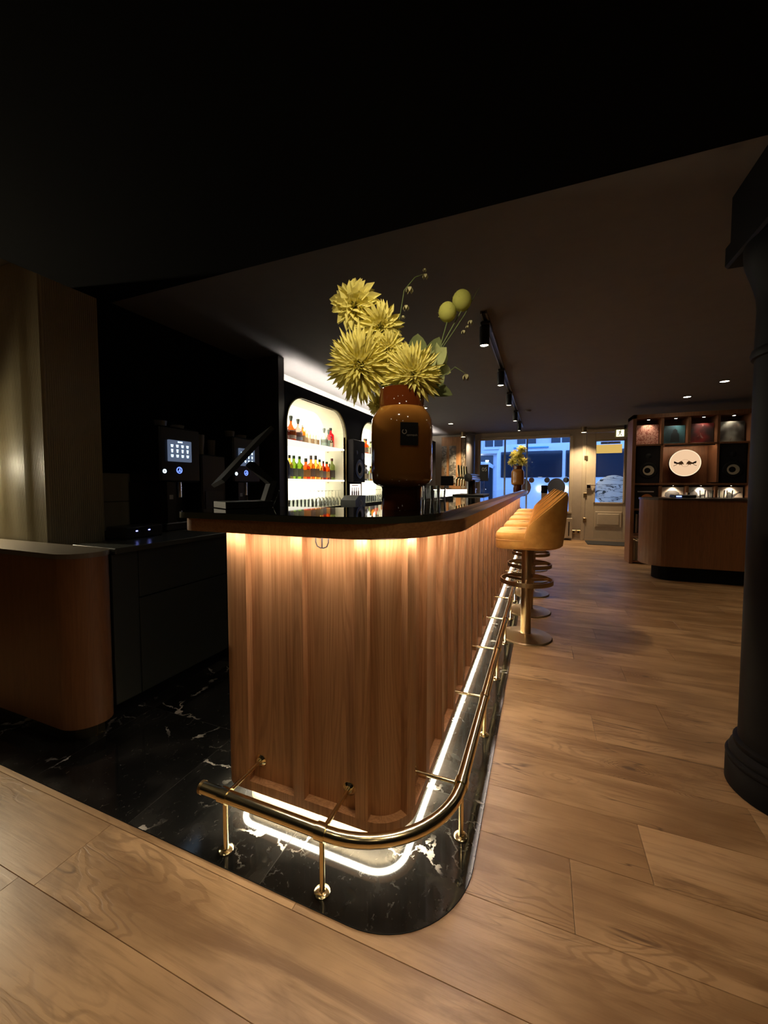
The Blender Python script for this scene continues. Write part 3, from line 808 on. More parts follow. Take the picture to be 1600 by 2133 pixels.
def make_stool():
    t = thing('bar_stool', '', 'bar stool')
    def rings(levels): return [[(x, y, z) for x, y in seat_outline(s)] for s, z in levels]
    loft(MB(), rings([(0.90, 0.748), (0.97, 0.752), (1.0, 0.765), (1.0, 0.80), (0.99, 0.815), (0.96, 0.818)])).build('seat_base', M['velvet'], t)
    cu = loft(MB(), rings([(0.95, 0.818), (0.99, 0.824), (1.01, 0.842), (1.005, 0.862), (0.97, 0.878), (0.88, 0.886), (0.6, 0.889), (0.2, 0.890)])).build('seat_cushion', M['velvet'], t)
    MB().tube([(x, y, 0.820) for x, y in seat_outline(1.0)], 0.004, 6, closed=True).build('piping', M['piping'], cu)
    # wrap-round backrest shell
    n = 44; rings_ = []
    edge = []
    for i in range(n + 1):
        u = -1 + 2 * i / n; u *= 0.686
        x, y = plan(u)
        zt = shell_top(x)
        if i in (0, n): zt -= 0.022
        ring = []
        d = Vector((x - 0.0, y * 0.9)).normalized()
        th = 0.030
        for (off, h) in ((-0.004, -0.01), (0.010, 0.02), (0.016, 0.25), (0.019, 0.6), (0.017, 0.9), (0.010, 0.985), (-0.006, 1.0), (-0.022, 0.975), (-0.03, 0.85), (-0.032, 0.4), (-0.03, 0.0)):
            z = 0.762 + (zt - 0.762) * h
            lean = 0.030 * (z - 0.762) / 0.44 * max(0, x) / 0.25
            ring.append((x + d.x * off + lean, y + d.y * off * 0.9, z))
        rings_.append(ring); edge.append(ring[6])
    m = len(rings_[0]); v = [p for r in rings_ for p in r]; f = []
    for k in range(n):
        for i in range(m):
            j = (i + 1) % m; f.append((k * m + i, (k + 1) * m + i, (k + 1) * m + j, k * m + j))
    f += [tuple(range(m)), tuple(n * m + i for i in range(m - 1, -1, -1))]
    b = MB().add(v, f, True).build('backrest', M['velvet'], t)
    MB().tube(edge, 0.0045, 6).build('piping', M['piping'], b)
    for k in range(-3, 4):
        u = k * 0.14; x, y = plan(u); d = Vector((x, y * 0.9)).normalized()
        zt = shell_top(x)
        pts = []
        for h in (0.3, 0.6, 0.9):
            z = 0.762 + (zt - 0.762) * h; lean = 0.030 * (z - 0.762) / 0.44 * max(0, x) / 0.25
            pts.append((x - d.x * 0.0325 + lean, y - d.y * 0.0325 * 0.9, z))
        MB().tube(pts, 0.003, 6).build('seam', M['piping'], b)
    MB().cyl((0, 0, 0), 0.0395, 0.02, 0.735, 28).build('column', M['bronze'], t)
    MB().lathe([(0.0, 0.733), (0.13, 0.733), (0.13, 0.749), (0.0, 0.749)], 28).build('mounting_plate', M['black'], t)
    rg = MB().lathe([(0.193, 0.453), (0.205, 0.453), (0.205, 0.487), (0.193, 0.487), (0.193, 0.453)], 48, smooth=False, cap=False).build('foot_ring', M['bronze'], t)
    for a in (R(150), R(30), R(270)):
        MB().box(0.035, 0.197, -0.006, 0.006, 0.459, 0.48).build('ring_spoke', M['bronze'], rg).data.transform(Matrix.Rotation(a, 4, 'Z'))
    MB().lathe([(0.205, 0.0), (0.207, 0.006), (0.20, 0.014), (0.14, 0.021), (0.06, 0.026), (0.043, 0.034), (0.0395, 0.045)], 48).build('base_disc', M['bronze'], t)
    return t
st0 = make_stool()
slab_ = ['mustard velvet bar stool closest to the camera', 'second mustard velvet bar stool along the bar', 'third mustard velvet bar stool along the bar', 'fourth mustard velvet bar stool along the bar', 'farthest mustard velvet bar stool, nearest the window']
for k in range(5):
    loc = (-0.100 + 0.004 * (k % 2), 3.40 + 0.70 * k, 0.0017 if False else 0.0)
    if k == 0: st0.location = loc; st0['label'] = slab_[0]; st0['group'] = 'stools along the bar'
    else: dup(st0, loc, slab_[k], 'stools along the bar')

# ================================================================== CEILING LAMPS
trk = thing('light_track', 'long black twin rail light track on the ceiling above the bar', 'light track', (-0.41, 3.0, CZ))
for s in (-1, 1):
    MB().box(-0.41 + s * 0.018 - 0.006, -0.41 + s * 0.018 + 0.006, 2.95, 9.0, CZ - 0.022, CZ - 0.0005).build('rail', plain('track_metal', (0.20, 0.18, 0.16), 0.35, 0.6), trk)
MB().box(-0.422, -0.398, 2.96, 8.98, CZ - 0.012, CZ - 0.0006).build('channel', M['black'], trk)
glow = emis('lamp_lens', (1.0, 0.86, 0.62), 16.0)
spotlab = ['black cylinder spotlight nearest the camera on the ceiling track', 'second black cylinder spotlight on the ceiling track', 'third black cylinder spotlight on the ceiling track', 'fourth black cylinder spotlight on the ceiling track', 'farthest black cylinder spotlight on the ceiling track, by the window']
for k, yl in enumerate((3.13, 4.43, 5.56, 6.95, 8.20)):
    t = thing('track_spotlight', spotlab[k], 'spotlight', (-0.425, yl, CZ - 0.19), 'spotlights on the track')
    MB().box(-0.45, -0.38, yl - 0.05, yl + 0.14, CZ - 0.045, CZ - 0.0225, 0.004).build('adapter', M['black'], t)
    b = MB().lathe([(0.030, CZ - 0.185), (0.036, CZ - 0.190), (0.038, CZ - 0.185), (0.038, CZ - 0.05), (0.034, CZ - 0.046), (0.0, CZ - 0.046)], 24, (-0.425, yl, 0), cap=False).build('housing', M['black'], t)
    MB().lathe([(0.0, CZ - 0.183), (0.029, CZ - 0.184)], 20, (-0.425, yl, 0), cap=False).build('lens', glow, b)
    add_light('spot_lamp', 'SPOT', (-0.425, yl, CZ - 0.196), 22.0 if k < 2 else 14.0, WARM, t, 0.02, None, R(100), 0.8)
def downlight(x, y, lab, z=CZ, en=6.0, r=0.045, grp='recessed ceiling downlights', ang=80, col=WARM, tilt=(0, 0, 0)):
    t = thing('ceiling_downlight', lab, 'downlight', (x, y, z - 0.004), grp)
    MB().lathe([(r, z - 0.0005), (r + 0.012, z - 0.0005), (r + 0.012, z - 0.006), (r, z - 0.006)], 24, (x, y, 0), smooth=False, cap=False).build('trim_ring', M['black'], t)
    MB().lathe([(0.0, z - 0.002), (r, z - 0.0021)], 24, (x, y, 0), cap=False).build('lens', glow, t)
    add_light('downlight_lamp', 'SPOT', (x, y, z - 0.012), en, col, t, 0.03, tilt, R(ang), 0.8)
downlight(1.90, 6.85, 'recessed downlight above the record shelf', en=3)
downlight(2.03, 6.00, 'recessed downlight above the rounded desk', en=3)
downlight(-1.745, 8.05, 'recessed downlight farthest back behind the bar', en=3)
downlight(-1.79, 6.25, 'recessed downlight behind the bar next to the vase neck', en=4)
# downlights in the black bulkhead over the near floor and added ones over the walkway
for x, y, e, a in ((0.35, 0.55, 19, 96), (-1.15, -0.15, 7, 80), (0.45, -0.75, 8, 96), (-0.5, -0.75, 4, 96)):
    downlight(x, y, 'recessed downlight in the black bulkhead, %s' % {22: '', 19: 'right above the camera', 7: 'over the left floor', 4: 'behind the camera at left'}.get(e, 'behind the camera at right'), 2.3, e, ang=a, grp='bulkhead downlights')
downlight(-0.42, 0.62, 'added unseen spot in the bulkhead aimed at the flowers', 2.3, 38, ang=46, grp='bulkhead downlights', tilt=(R(66), 0, R(8)), col=(1.0, 0.84, 0.58))  # added lamp out of view, there to brighten the flowers
for x, y, e in ((1.75, 3.3, 26), (2.3, 5.0, 16)):  # unseen lamps added to light the walkway floor
    downlight(x, y, 'added unseen downlight above the walkway %s' % ('beside the column' if y < 4 else 'before the desk'), CZ, e, ang=110, grp='added walkway downlights', tilt=(0, R(-22), 0))
sd = thing('smoke_sensor', 'small round smoke sensor on the ceiling beside the track', 'sensor', (-0.23, 7.1, CZ))
MB().lathe([(0.0, CZ - 0.03), (0.03, CZ - 0.028), (0.045, CZ - 0.012), (0.05, CZ - 0.0005)], 20, (-0.23, 7.1, 0)).build('housing', plain('sensor_grey', (0.13, 0.12, 0.12), 0.6), sd)
for x, y, lab in ((0.83, 9.55, 'bronze ceiling cylinder lamp between window and door'), (-1.74, 9.4, 'dark ceiling cylinder lamp in front of the grey column')):
    t = thing('cylinder_lamp', lab, 'ceiling lamp', (x, y, CZ - 0.1), 'ceiling cylinder lamps')
    MB().lathe([(0.05, CZ - 0.12), (0.055, CZ - 0.12), (0.055, CZ - 0.0005)], 24, (x, y, 0), cap=False).build('housing', M['bronze'], t)
    MB().lathe([(0.0, CZ - 0.119), (0.05, CZ - 0.1195)], 20, (x, y, 0), cap=False).build('lens', emis('cyl_lens', (1, .85, .6), 3.0), t)
    add_light('cylinder_lamp_light', 'SPOT', (x, y, CZ - 0.13), 85.0, WARM, t, 0.03, None, R(110), 0.9)

# ================================================================== VASES AND FLOWERS
VX, VY, VZ = -0.528, 1.515, 1.150
def make_glass_brown(name, a, b, rough, zlo, zhi):
    m, nt, out = new_mat(name)
    c = mixc(nt, noise(nt, pos(nt, (1, 1, 1), False), 3.0, 2), a, b)
    n = bsdf(nt, out, c, rough); n.inputs['Coat Weight'].default_value = 0.6; n.inputs['Coat Roughness'].default_value = 0.02
    n.inputs['Specular IOR Level'].default_value = 0.6
    return m
caramel = make_glass_brown('caramel_glass', (0.42, 0.165, 0.030), (0.48, 0.195, 0.040), 0.08, 0, 1)
darkcar = make_glass_brown('dark_amber_glass', (0.095, 0.019, 0.004), (0.125, 0.028, 0.006), 0.06, 0, 1)
def vase(s, loc, lab, tagcard):
    x, y, z = loc
    t = thing('flower_vase', lab, 'vase', loc)
    P_ = lambda pr: [(r * s, z + h * s) for r, h in pr]
    MB().lathe(P_([(0.0, 0.0), (0.079, 0.0), (0.081, 0.004), (0.081, 0.082), (0.083, 0.093)]), 40, (x, y, 0)).build('foot', darkcar, t)
    MB().lathe(P_([(0.083, 0.093), (0.100, 0.099), (0.114, 0.108), (0.1215, 0.124), (0.1235, 0.15), (0.1235, 0.335), (0.121, 0.358), (0.113, 0.378), (0.102, 0.394), (0.0935, 0.405)]), 48, (x, y, 0), cap=False).build('body', caramel, t)
    MB().lathe(P_([(0.0935, 0.405), (0.0905, 0.412), (0.0905, 0.47), (0.093, 0.478), (0.090, 0.480), (0.086, 0.476), (0.086, 0.41), (0.0, 0.405)]), 48, (x, y, 0), cap=False).build('neck', darkcar, t)
    return t
v1 = vase(1.0, (VX, VY, VZ), 'large caramel glass vase with black card at the near end of the bar', True)
# black card leaning on the vase body, facing the camera side
ca = R(-58)
dirn = Vector((math.cos(ca), math.sin(ca), 0)); tang = Vector((-dirn.y, dirn.x, 0))
cc = Vector((VX, VY, VZ + 0.290)) + dirn * 0.1262
card = MB().plate([(-0.034, -0.0425), (0.034, -0.0425), (0.034, 0.0425), (-0.034, 0.0425)], cc, tang, Z3, 0.0016).build('card', plain('black_card', (0.008, 0.007, 0.006), 0.5), v1)
wht = plain('printed_white', (0.62, 0.58, 0.5), 0.7)
mb = MB(); ring_poly(mb, cc + dirn * 0.0017 + tang * -0.019 + Z3 * 0.008, tang, Z3, 0.0062, 0.0092, R(115), R(425), 26, 0.0003); mb.build('ring_mark', wht, card)
rotm = Matrix((tang, Z3, dirn)).transposed()
text_part('card_lettering', 'optimpuls', 0.0105, wht, card, cc + dirn * 0.0019 + tang * 0.010 + Z3 * -0.004, rotm, 0.0002)

def chrys(name, c, rad, face, n, lab, grp, wide=0.16, mat=None, stem_to=None, curl=0.35, layers=6, seed=1):
    rg_ = random.Random(seed)
    c = Vector(c); face = Vector(face).normalized()
    a = face.cross(Z3 if abs(face.z) < .9 else X3).normalized(); b = face.cross(a)
    base = c - face * rad * 0.25
    t = thing(name, lab, 'flower', tuple(stem_to or c), grp)
    mb = MB()
    for k in range(n):
        q = (k + 0.5) / n
        th = math.acos(1 - 1.38 * q)                      # 0 = along the face, ~110 deg = swept back
        ph = k * 2.39996 + rg_.uniform(-.2, .2)
        d = (face * math.cos(th) + (a * math.cos(ph) + b * math.sin(ph)) * math.sin(th)).normalized()
        L = rad * (0.62 + 0.45 * min(1, q * 1.7)) * rg_.uniform(0.88, 1.08)
        side = d.cross(face if abs(d.dot(face)) < .97 else a).normalized()
        out_ = side.cross(d)
        wd = rad * wide * rg_.uniform(0.8, 1.2)
        p0 = base + d * rad * 0.08
        cv = curl * rad * rg_.uniform(0.2, 1.0) * (0.4 if q < .3 else 1)
        p1 = base + d * L * 0.45 + out_ * cv * 0.05; p2 = base + d * L * 0.78 - out_ * cv * 0.05; p3 = base + d * L - out_ * cv * 0.32
        fold = out_ * wd * 0.5
        v = [p0 - side * wd * .3, p0 + side * wd * .3, p1 - side * wd * .5 + fold, p1 + side * wd * .5 + fold, p1, p2 - side * wd * .42 + fold, p2 + side * wd * .42 + fold, p2, p3]
        mb.add(v, [(0, 2, 4), (0, 4, 1), (1, 4, 3), (2, 5, 7, 4), (4, 7, 6, 3), (5, 8, 7), (7, 8, 6)], False)
    mb.build('petals', mat or M['yellow'], t)
    MB().lathe([(0.0, -rad * .3), (rad * 0.2, -rad * .15), (rad * .22, 0), (rad * .1, rad * .12), (0.0, rad * .15)], 10, base).build('flower_centre', plain('flower_heart', (0.45, 0.36, 0.08), 0.8), t)
    if stem_to:
        s = Vector(stem_to); m_ = (base + s) * 0.5 + Vector((0, 0, 0.02))
        MB().tube([base, m_, s], 0.0045, 6).build('stem', M['stem'], t)
    return t
G1 = 'cut flowers in the near vase'
nk = (VX, VY, VZ + 0.45)
def nkp(dx, dy): return (VX + dx, VY + dy, VZ + 0.44)
camd = lambda p: (Vector((0, 0, 1.25)) - Vector(p)).normalized()
def fdir(p, dx, dz): 
    d = camd(p); r_ = Vector((0.928, 0.371, 0)); return d + r_ * dx + Z3 * dz
p = (-0.734, 1.492, 1.994); chrys('dahlia', p, 0.105, fdir(p, -0.35, 0.25), 70, 'topmost yellow flower with broad petals, leaning left from the near vase', G1, 0.30, stem_to=nkp(-.03, -.01), seed=3)
p = (-0.619, 1.530, 1.905); chrys('dahlia', p, 0.098, fdir(p, 0.4, 0.2), 110, 'second highest yellow flower, just below the topmost bloom of the near vase', G1, 0.20, stem_to=nkp(-.02, .02), seed=4)
p = (-0.681, 1.440, 1.732); chrys('chrysanthemum', p, 0.150, fdir(p, -0.3, 0.15), 210, 'largest spiky yellow bloom on the left side of the near vase', G1, 0.12, stem_to=nkp(-.03, -.03), seed=5)
p = (-0.462, 1.462, 1.675); chrys('chrysanthemum', p, 0.118, fdir(p, 0.1, 0.1), 190, 'spiky yellow bloom drooping over the rim in front of the near vase', G1, 0.13, stem_to=nkp(.03, -.03), seed=6, curl=0.6)
p = (-0.650, 1.560, 1.585); chrys('chrysanthemum', p, 0.064, fdir(p, -0.7, -0.5), 80, 'small yellow bloom hanging at the left of the vase neck', G1, 0.16, stem_to=nkp(-.04, .03), seed=7)
p = (-0.565, 1.47, 1.79); chrys('chrysanthemum', p, 0.075, fdir(p, 0.1, 0.3), 90, 'small yellow bloom tucked between the two largest yellow flowers', G1, 0.16, stem_to=nkp(0, 0), seed=9)
# pale green lily-like bloom and grey-green leaves
def petal_leaf(mb, o, d, up, L, W, bend=0.2, n=6):
    o, d = Vector(o), Vector(d).normalized(); s = d.cross(Vector(up)).normalized(); u = s.cross(d)
    v = []; f = []
    for k in range(n + 1):
        q = k / n; wdt = W * math.sin(PI * min(1, 0.08 + q * 0.92)) ** 0.7 * (1 - 0.15 * q)
        c = o + d * L * q + u * bend * L * (q - q * q * 1.8)
        v += [c - s * wdt * .5 + u * wdt * 0.18, c, c + s * wdt * .5 + u * wdt * 0.18]
    for k in range(n):
        b = k * 3; f += [(b, b + 3, b + 4, b + 1), (b + 1, b + 4, b + 5, b + 2)]
    mb.add(v, f, True)
t = thing('pale_green_bloom', 'pale green broad petalled bloom on the right of the near vase', 'flower', nkp(.03, .02), G1)
rg2 = random.Random(21)
oc = Vector((-0.42, 1.60, 1.735)); fc = Vector(fdir(oc, 0.7, 0.1)).normalized()
aa = fc.cross(Z3).normalized(); bb = fc.cross(aa)
for k in range(7):
    g = 2 * PI * k / 7 + 0.3
    mb = MB(); d = fc * 0.35 + aa * math.cos(g) + bb * math.sin(g)
    petal_leaf(mb, oc, d, fc, rg2.uniform(0.075, 0.095), 0.052, 0.25)
    mb.build('petal', M['palegreen'], t)
MB().tube([oc, (oc + Vector(nkp(.03, .02))) * .5, nkp(.03, .02)], 0.004, 6).build('stem', M['stem'], t)
for k, (o, d, L, W, lab) in enumerate((
        ((-0.50, 1.60, 1.70), (0.05, 0.1, 1.0), 0.20, 0.10, 'upright grey green leaf behind the yellow blooms'),
        ((-0.47, 1.62, 1.70), (0.35, 0.1, 0.9), 0.19, 0.085, 'grey green leaf leaning right behind the pale bloom'),
        ((-0.47, 1.57, 1.66), (0.75, 0.1, -0.25), 0.14, 0.07, 'drooping dark leaf at the right of the vase rim'),
        ((-0.45, 1.58, 1.71), (0.5, 0.05, 0.55), 0.13, 0.075, 'pale veined leaf beside the pale green bloom'))):
    t = thing('vase_leaf', lab, 'leaf', nkp(.02, .03), G1)
    mb = MB(); petal_leaf(mb, o, d, fdir(o, 0.1, 0.2), L, W, 0.2, 8)
    mb.build('blade', M['leaf'] if k != 3 else M['palegreen'], t)
    MB().tube([o, nkp(.02, .03)], 0.003, 6).build('stem', M['stem'], t)
# balloon seed pods
for k, (c, r_, lab) in enumerate((((-0.372, 1.635, 1.960), 0.036, 'lower left green balloon seed pod above the near vase'), ((-0.322, 1.680, 2.017), 0.039, 'upper right green balloon seed pod above the near vase'))):
    t = thing('seed_pod', lab, 'seed pod', nkp(.04, .03), G1)
    mb = MB(); prof = [(r_ * math.sin(PI * j / 14) * (1.0), -r_ * 1.12 * math.cos(PI * j / 14)) for j in range(15)]
    prof[0] = (0.0005, prof[0][1]); prof[-1] = (0.0005, prof[-1][1])
    mb.lathe(prof, 24, c); mb.build('pod', M['ball'], t)
    MB().tube([Vector(c) + Vector((0, 0, -r_)), (-0.40, 1.61, 1.80), nkp(.04, .03)], 0.0022, 6).build('stem', M['stem'], t)
    hm = MB()
    for j in range(70):
        z_ = rg2.uniform(-1, 1); a_ = rg2.uniform(0, 2 * PI); q = math.sqrt(1 - z_ * z_); d = Vector((q * math.cos(a_), q * math.sin(a_), z_))
        hm.tube([Vector(c) + d * r_ * .98, Vector(c) + d * r_ * 1.13], 0.0004, 3, cap=False)
    hh = hm.build('pod_hairs', M['ball'], t); hh['kind'] = 'stuff'
# thin flowering twigs
def twig(lab, pts, bells):
    t = thing('flowering_twig', lab, 'twig', nkp(0.01, 0.04), G1)
    MB().tube(pts, [0.0018] * (len(pts) - 1) + [0.0008], 5).build('stem', M['stem'], t)
    for (c, r_) in bells:
        mb = MB()
        for k in range(5):
            g = 2 * PI * k / 5
            petal_leaf(mb, c, (math.cos(g) * .7, math.sin(g) * .7, -0.8), (0, 0, 1), r_ * 1.5, r_ * 0.9, 0.3, 4)
        mb.build('bell_flower', plain('bell_cream', (0.34, 0.31, 0.16), 0.8), t)
twig('thin twig with tiny bell flowers standing highest above the near vase', [nkp(0, .04), (-0.576, 1.594, 1.897), (-0.559, 1.631, 2.079), (-0.52, 1.66, 2.14), (-0.486, 1.686, 2.160)], [((-0.482, 1.687, 2.160), .016), ((-0.486, 1.690, 2.185), .010), ((-0.538, 1.64, 2.095), .02), ((-0.547, 1.622, 2.012), .016), ((-0.56, 1.62, 1.97), .01)])
twig('thin twig leaning right past the seed pods of the near vase', [nkp(.03, .04), (-0.401, 1.615, 1.793), (-0.349, 1.651, 1.885), (-0.31, 1.682, 1.959), (-0.256, 1.732, 2.089)], [((-0.287, 1.689, 1.935), .014), ((-0.311, 1.667, 1.89), .012), ((-0.297, 1.675, 1.91), .009)])
twig('thin twig with a single bud at the right of the near vase', [nkp(.04, .0), (-0.36, 1.59, 1.70), (-0.331, 1.596, 1.722), (-0.285, 1.59, 1.690)], [((-0.285, 1.59, 1.688), .018)])

v2 = vase(1.0, (-0.44, 8.25, 1.150), 'caramel glass vase at the window end of the bar', False)
G2 = 'cut flowers in the far vase'
for k, (dx, dz, r_, lab) in enumerate(((-0.10, 0.56, 0.10, 'yellow bloom at the lower left of the far vase'), (0.08, 0.57, 0.11, 'yellow bloom at the lower right of the far vase'), (-0.05, 0.70, 0.11, 'yellow bloom left of centre in the far vase'), (0.07, 0.80, 0.10, 'topmost yellow bloom of the far vase'), (0.02, 0.66, 0.11, 'yellow bloom in the middle of the far vase'))):
    c = (-0.44 + dx, 8.25 - 0.04 * k, 1.15 + dz)
    chrys('chrysanthemum', c, r_, (0.1 + dx, -1, 0.3), 60, lab, G2, 0.2, stem_to=(-0.44, 8.25, 1.60), seed=30 + k)

# ================================================================== ON THE COUNTER
tp = thing('beer_tap_tower', 'black and chrome beer tap tower with brass handles on the counter', 'beer tap', (-0.60, 3.66, 1.15))
MB().box(-0.745, -0.47, 3.52, 3.95, 1.1505, 1.165, 0.004).build('drip_tray', M['black'], tp)
MB().cyl((-0.60, 3.66, 0), 0.038, 1.165, 1.292, 28).build('column', plain('dark_chrome', (0.10, 0.09, 0.085), 0.22, 1.0), tp)
MB().tube([(-0.60, 3.50, 1.315), (-0.60, 4.02, 1.315)], 0.036, 24).build('cross_tube', M['chrome'], tp)
MB().lathe([(0.0, -0.002), (0.032, 0.0), (0.037, 0.006), (0.037, 0.02), (0, 0.021)], 20, (-0.60, 3.48, 1.315), axis=1).build('end_cap', M['black'], tp)
for k in range(4):
    yk = 3.56 + 0.13 * k
    f = MB().tube([(-0.63, yk, 1.315), (-0.70, yk, 1.318), (-0.715, yk, 1.30), (-0.718, yk, 1.24)], 0.009, 10).build('tap_spout', M['brass'], tp)
    MB().tube([(-0.69, yk, 1.325), (-0.695, yk, 1.36), (-0.70, yk, 1.43)], [0.006, 0.012, 0.0095], 10).build('tap_handle', M['brass'], f)
sg = thing('number_sign', 'small black table sign reading 05 behind the beer taps', 'sign', (-0.56, 4.22, 1.15))
MB().box(-0.562, -0.558, 4.225, 4.229, 1.15, 1.30).build('post', M['chrome'], sg)
MB().box(-0.605, -0.515, 4.214, 4.224, 1.29, 1.462, 0.002).build('card', plain('sign_black', (0.006, 0.006, 0.007), 0.5), sg)
text_part('number', '05', 0.055, M['paper'], sg, (-0.555, 4.2132, 1.41), Matrix.Rotation(PI / 2, 3, 'X'))
MB().lathe([(0.0, 1.1502), (0.03, 1.1502), (0.03, 1.158), (0.0, 1.158)], 16, (-0.56, 4.227, 0)).build('base', M['chrome'], sg)
def tumbler(x, y, z, r, h, lab, grp, name='tumbler_glass'):
    o = MB().lathe([(0.0, z), (r * .82, z), (r, z + h), (r - .0018, z + h), (r * .82 - .0018, z + .008), (0, z + .008)], 18, (x, y, 0), cap=False).build(name, M['clear'])
    return tag(o, lab, 'glass', grp)
for k in range(5):
    tumbler(-0.70 + 0.02 * (k % 2), 2.56 + 0.09 * k, 1.1502, 0.035, 0.095, '%s clear tumbler from the near end of the short row on the counter edge' % ('first', 'second', 'third', 'fourth', 'fifth')[k], 'tumblers on the counter')
# touch screen till on the near end of the counter, screen seen from behind
ti = thing('till_terminal', 'black angled touch screen till on the left end of the counter', 'till', (-1.2, 1.4, 1.15))
def barq(a, b, wd, th):
    mb = MB(); a, b = Vector(a), Vector(b); d = (b - a); L = d.length; d.normalize()
    s = Vector((-0.76, 0.65, 0)).normalized(); u = d.cross(s).normalized(); s = u.cross(d)
    v = [a + s * i * wd / 2 + u * j * th / 2 for i in (-1, 1) for j in (-1, 1)] + [b + s * i * wd / 2 + u * j * th / 2 for i in (-1, 1) for j in (-1, 1)]
    return mb.add(v, [(0, 1, 3, 2), (4, 6, 7, 5), (0, 4, 5, 1), (2, 3, 7, 6), (0, 2, 6, 4), (1, 5, 7, 3)])
tk = plain('till_plastic', (0.004, 0.0038, 0.0043), 0.6)
barq((-1.262, 1.285, 1.166), (-1.165, 1.47, 1.166), 0.15, 0.026).build('base', tk, ti)
barq((-1.170, 1.462, 1.165), (-1.160, 1.50, 1.262), 0.10, 0.026).build('lower_arm', tk, ti)
barq((-1.160, 1.502, 1.255), (-1.215, 1.42, 1.345), 0.10, 0.024).build('upper_arm', tk, ti)
barq((-1.285, 1.30, 1.255), (-1.180, 1.48, 1.485), 0.26, 0.018).build('screen_housing', tk, ti)
MB().tube([(-1.125, 1.46, 1.151), (-1.10, 1.475, 1.225)], 0.0025, 6).build('pen', M['chrome'], ti)

# ================================================================== BACK BAR WALL WITH LIT NICHES
NX = -2.38; NB = -2.69; NT = 2.284
niches = [(3.325, 4.605), (5.078, 6.358), (6.831, 8.111)]
NZ0, NZ1, NR = 0.985, 2.165, 0.30
def niche_outline(y0, y1, z0, z1, r, n=12):
    pts = [(y0, z0), (y1, z0)]
    for k in range(n + 1):
        a = PI / 2 * k / n; pts.append((y1 - r + r * math.cos(a), z1 - r + r * math.sin(a)))
    for k in range(n + 1):
        a = PI / 2 + PI / 2 * k / n; pts.append((y0 + r + r * math.cos(a), z1 - r + r * math.sin(a)))
    return pts
bw = MB()
ye = 9.3
edges = [3.30] + [q for n_ in niches for q in n_] + [ye]
bw.box(NX - 0.03, NX, 3.30, ye, 0.93, NZ0)
for k in range(0, len(edges), 2): bw.box(NX - 0.03, NX, edges[k], edges[k + 1], NZ0, NT)
for (a, b) in niches:
    arc = niche_outline(a, b, NZ0, NZ1, NR)[2:]
    poly = arc + [(a, NT), (b, NT)]
    m_ = len(arc)
    v = []; f = []
    for (yy_, zz) in arc: v += [(NX, yy_, zz), (NX, yy_, NT), (NX - 0.03, yy_, zz), (NX - 0.03, yy_, NT)]
    for k in range(m_ - 1):
        p0 = k * 4; p1 = p0 + 4
        f += [(p0, p0 + 1, p1 + 1, p1), (p0 + 2, p1 + 2, p1 + 3, p0 + 3), (p0, p1, p1 + 2, p0 + 2)]
    bw.add(v, f)
wn = struct(bw.build('wall_niche', M['darkwall']))
struct(MB().box(NX - 0.03, NX - 0.01, 3.30, ye, NT - 0.06, NT - 0.0).build('trim_5', M['darkwall']))
struct(MB().box(-2.75, -2.72, 3.30, ye, 0.93, CZ).build('wall_behind_niche', plain('cove_wall', (0.30, 0.28, 0.25), 0.7)))
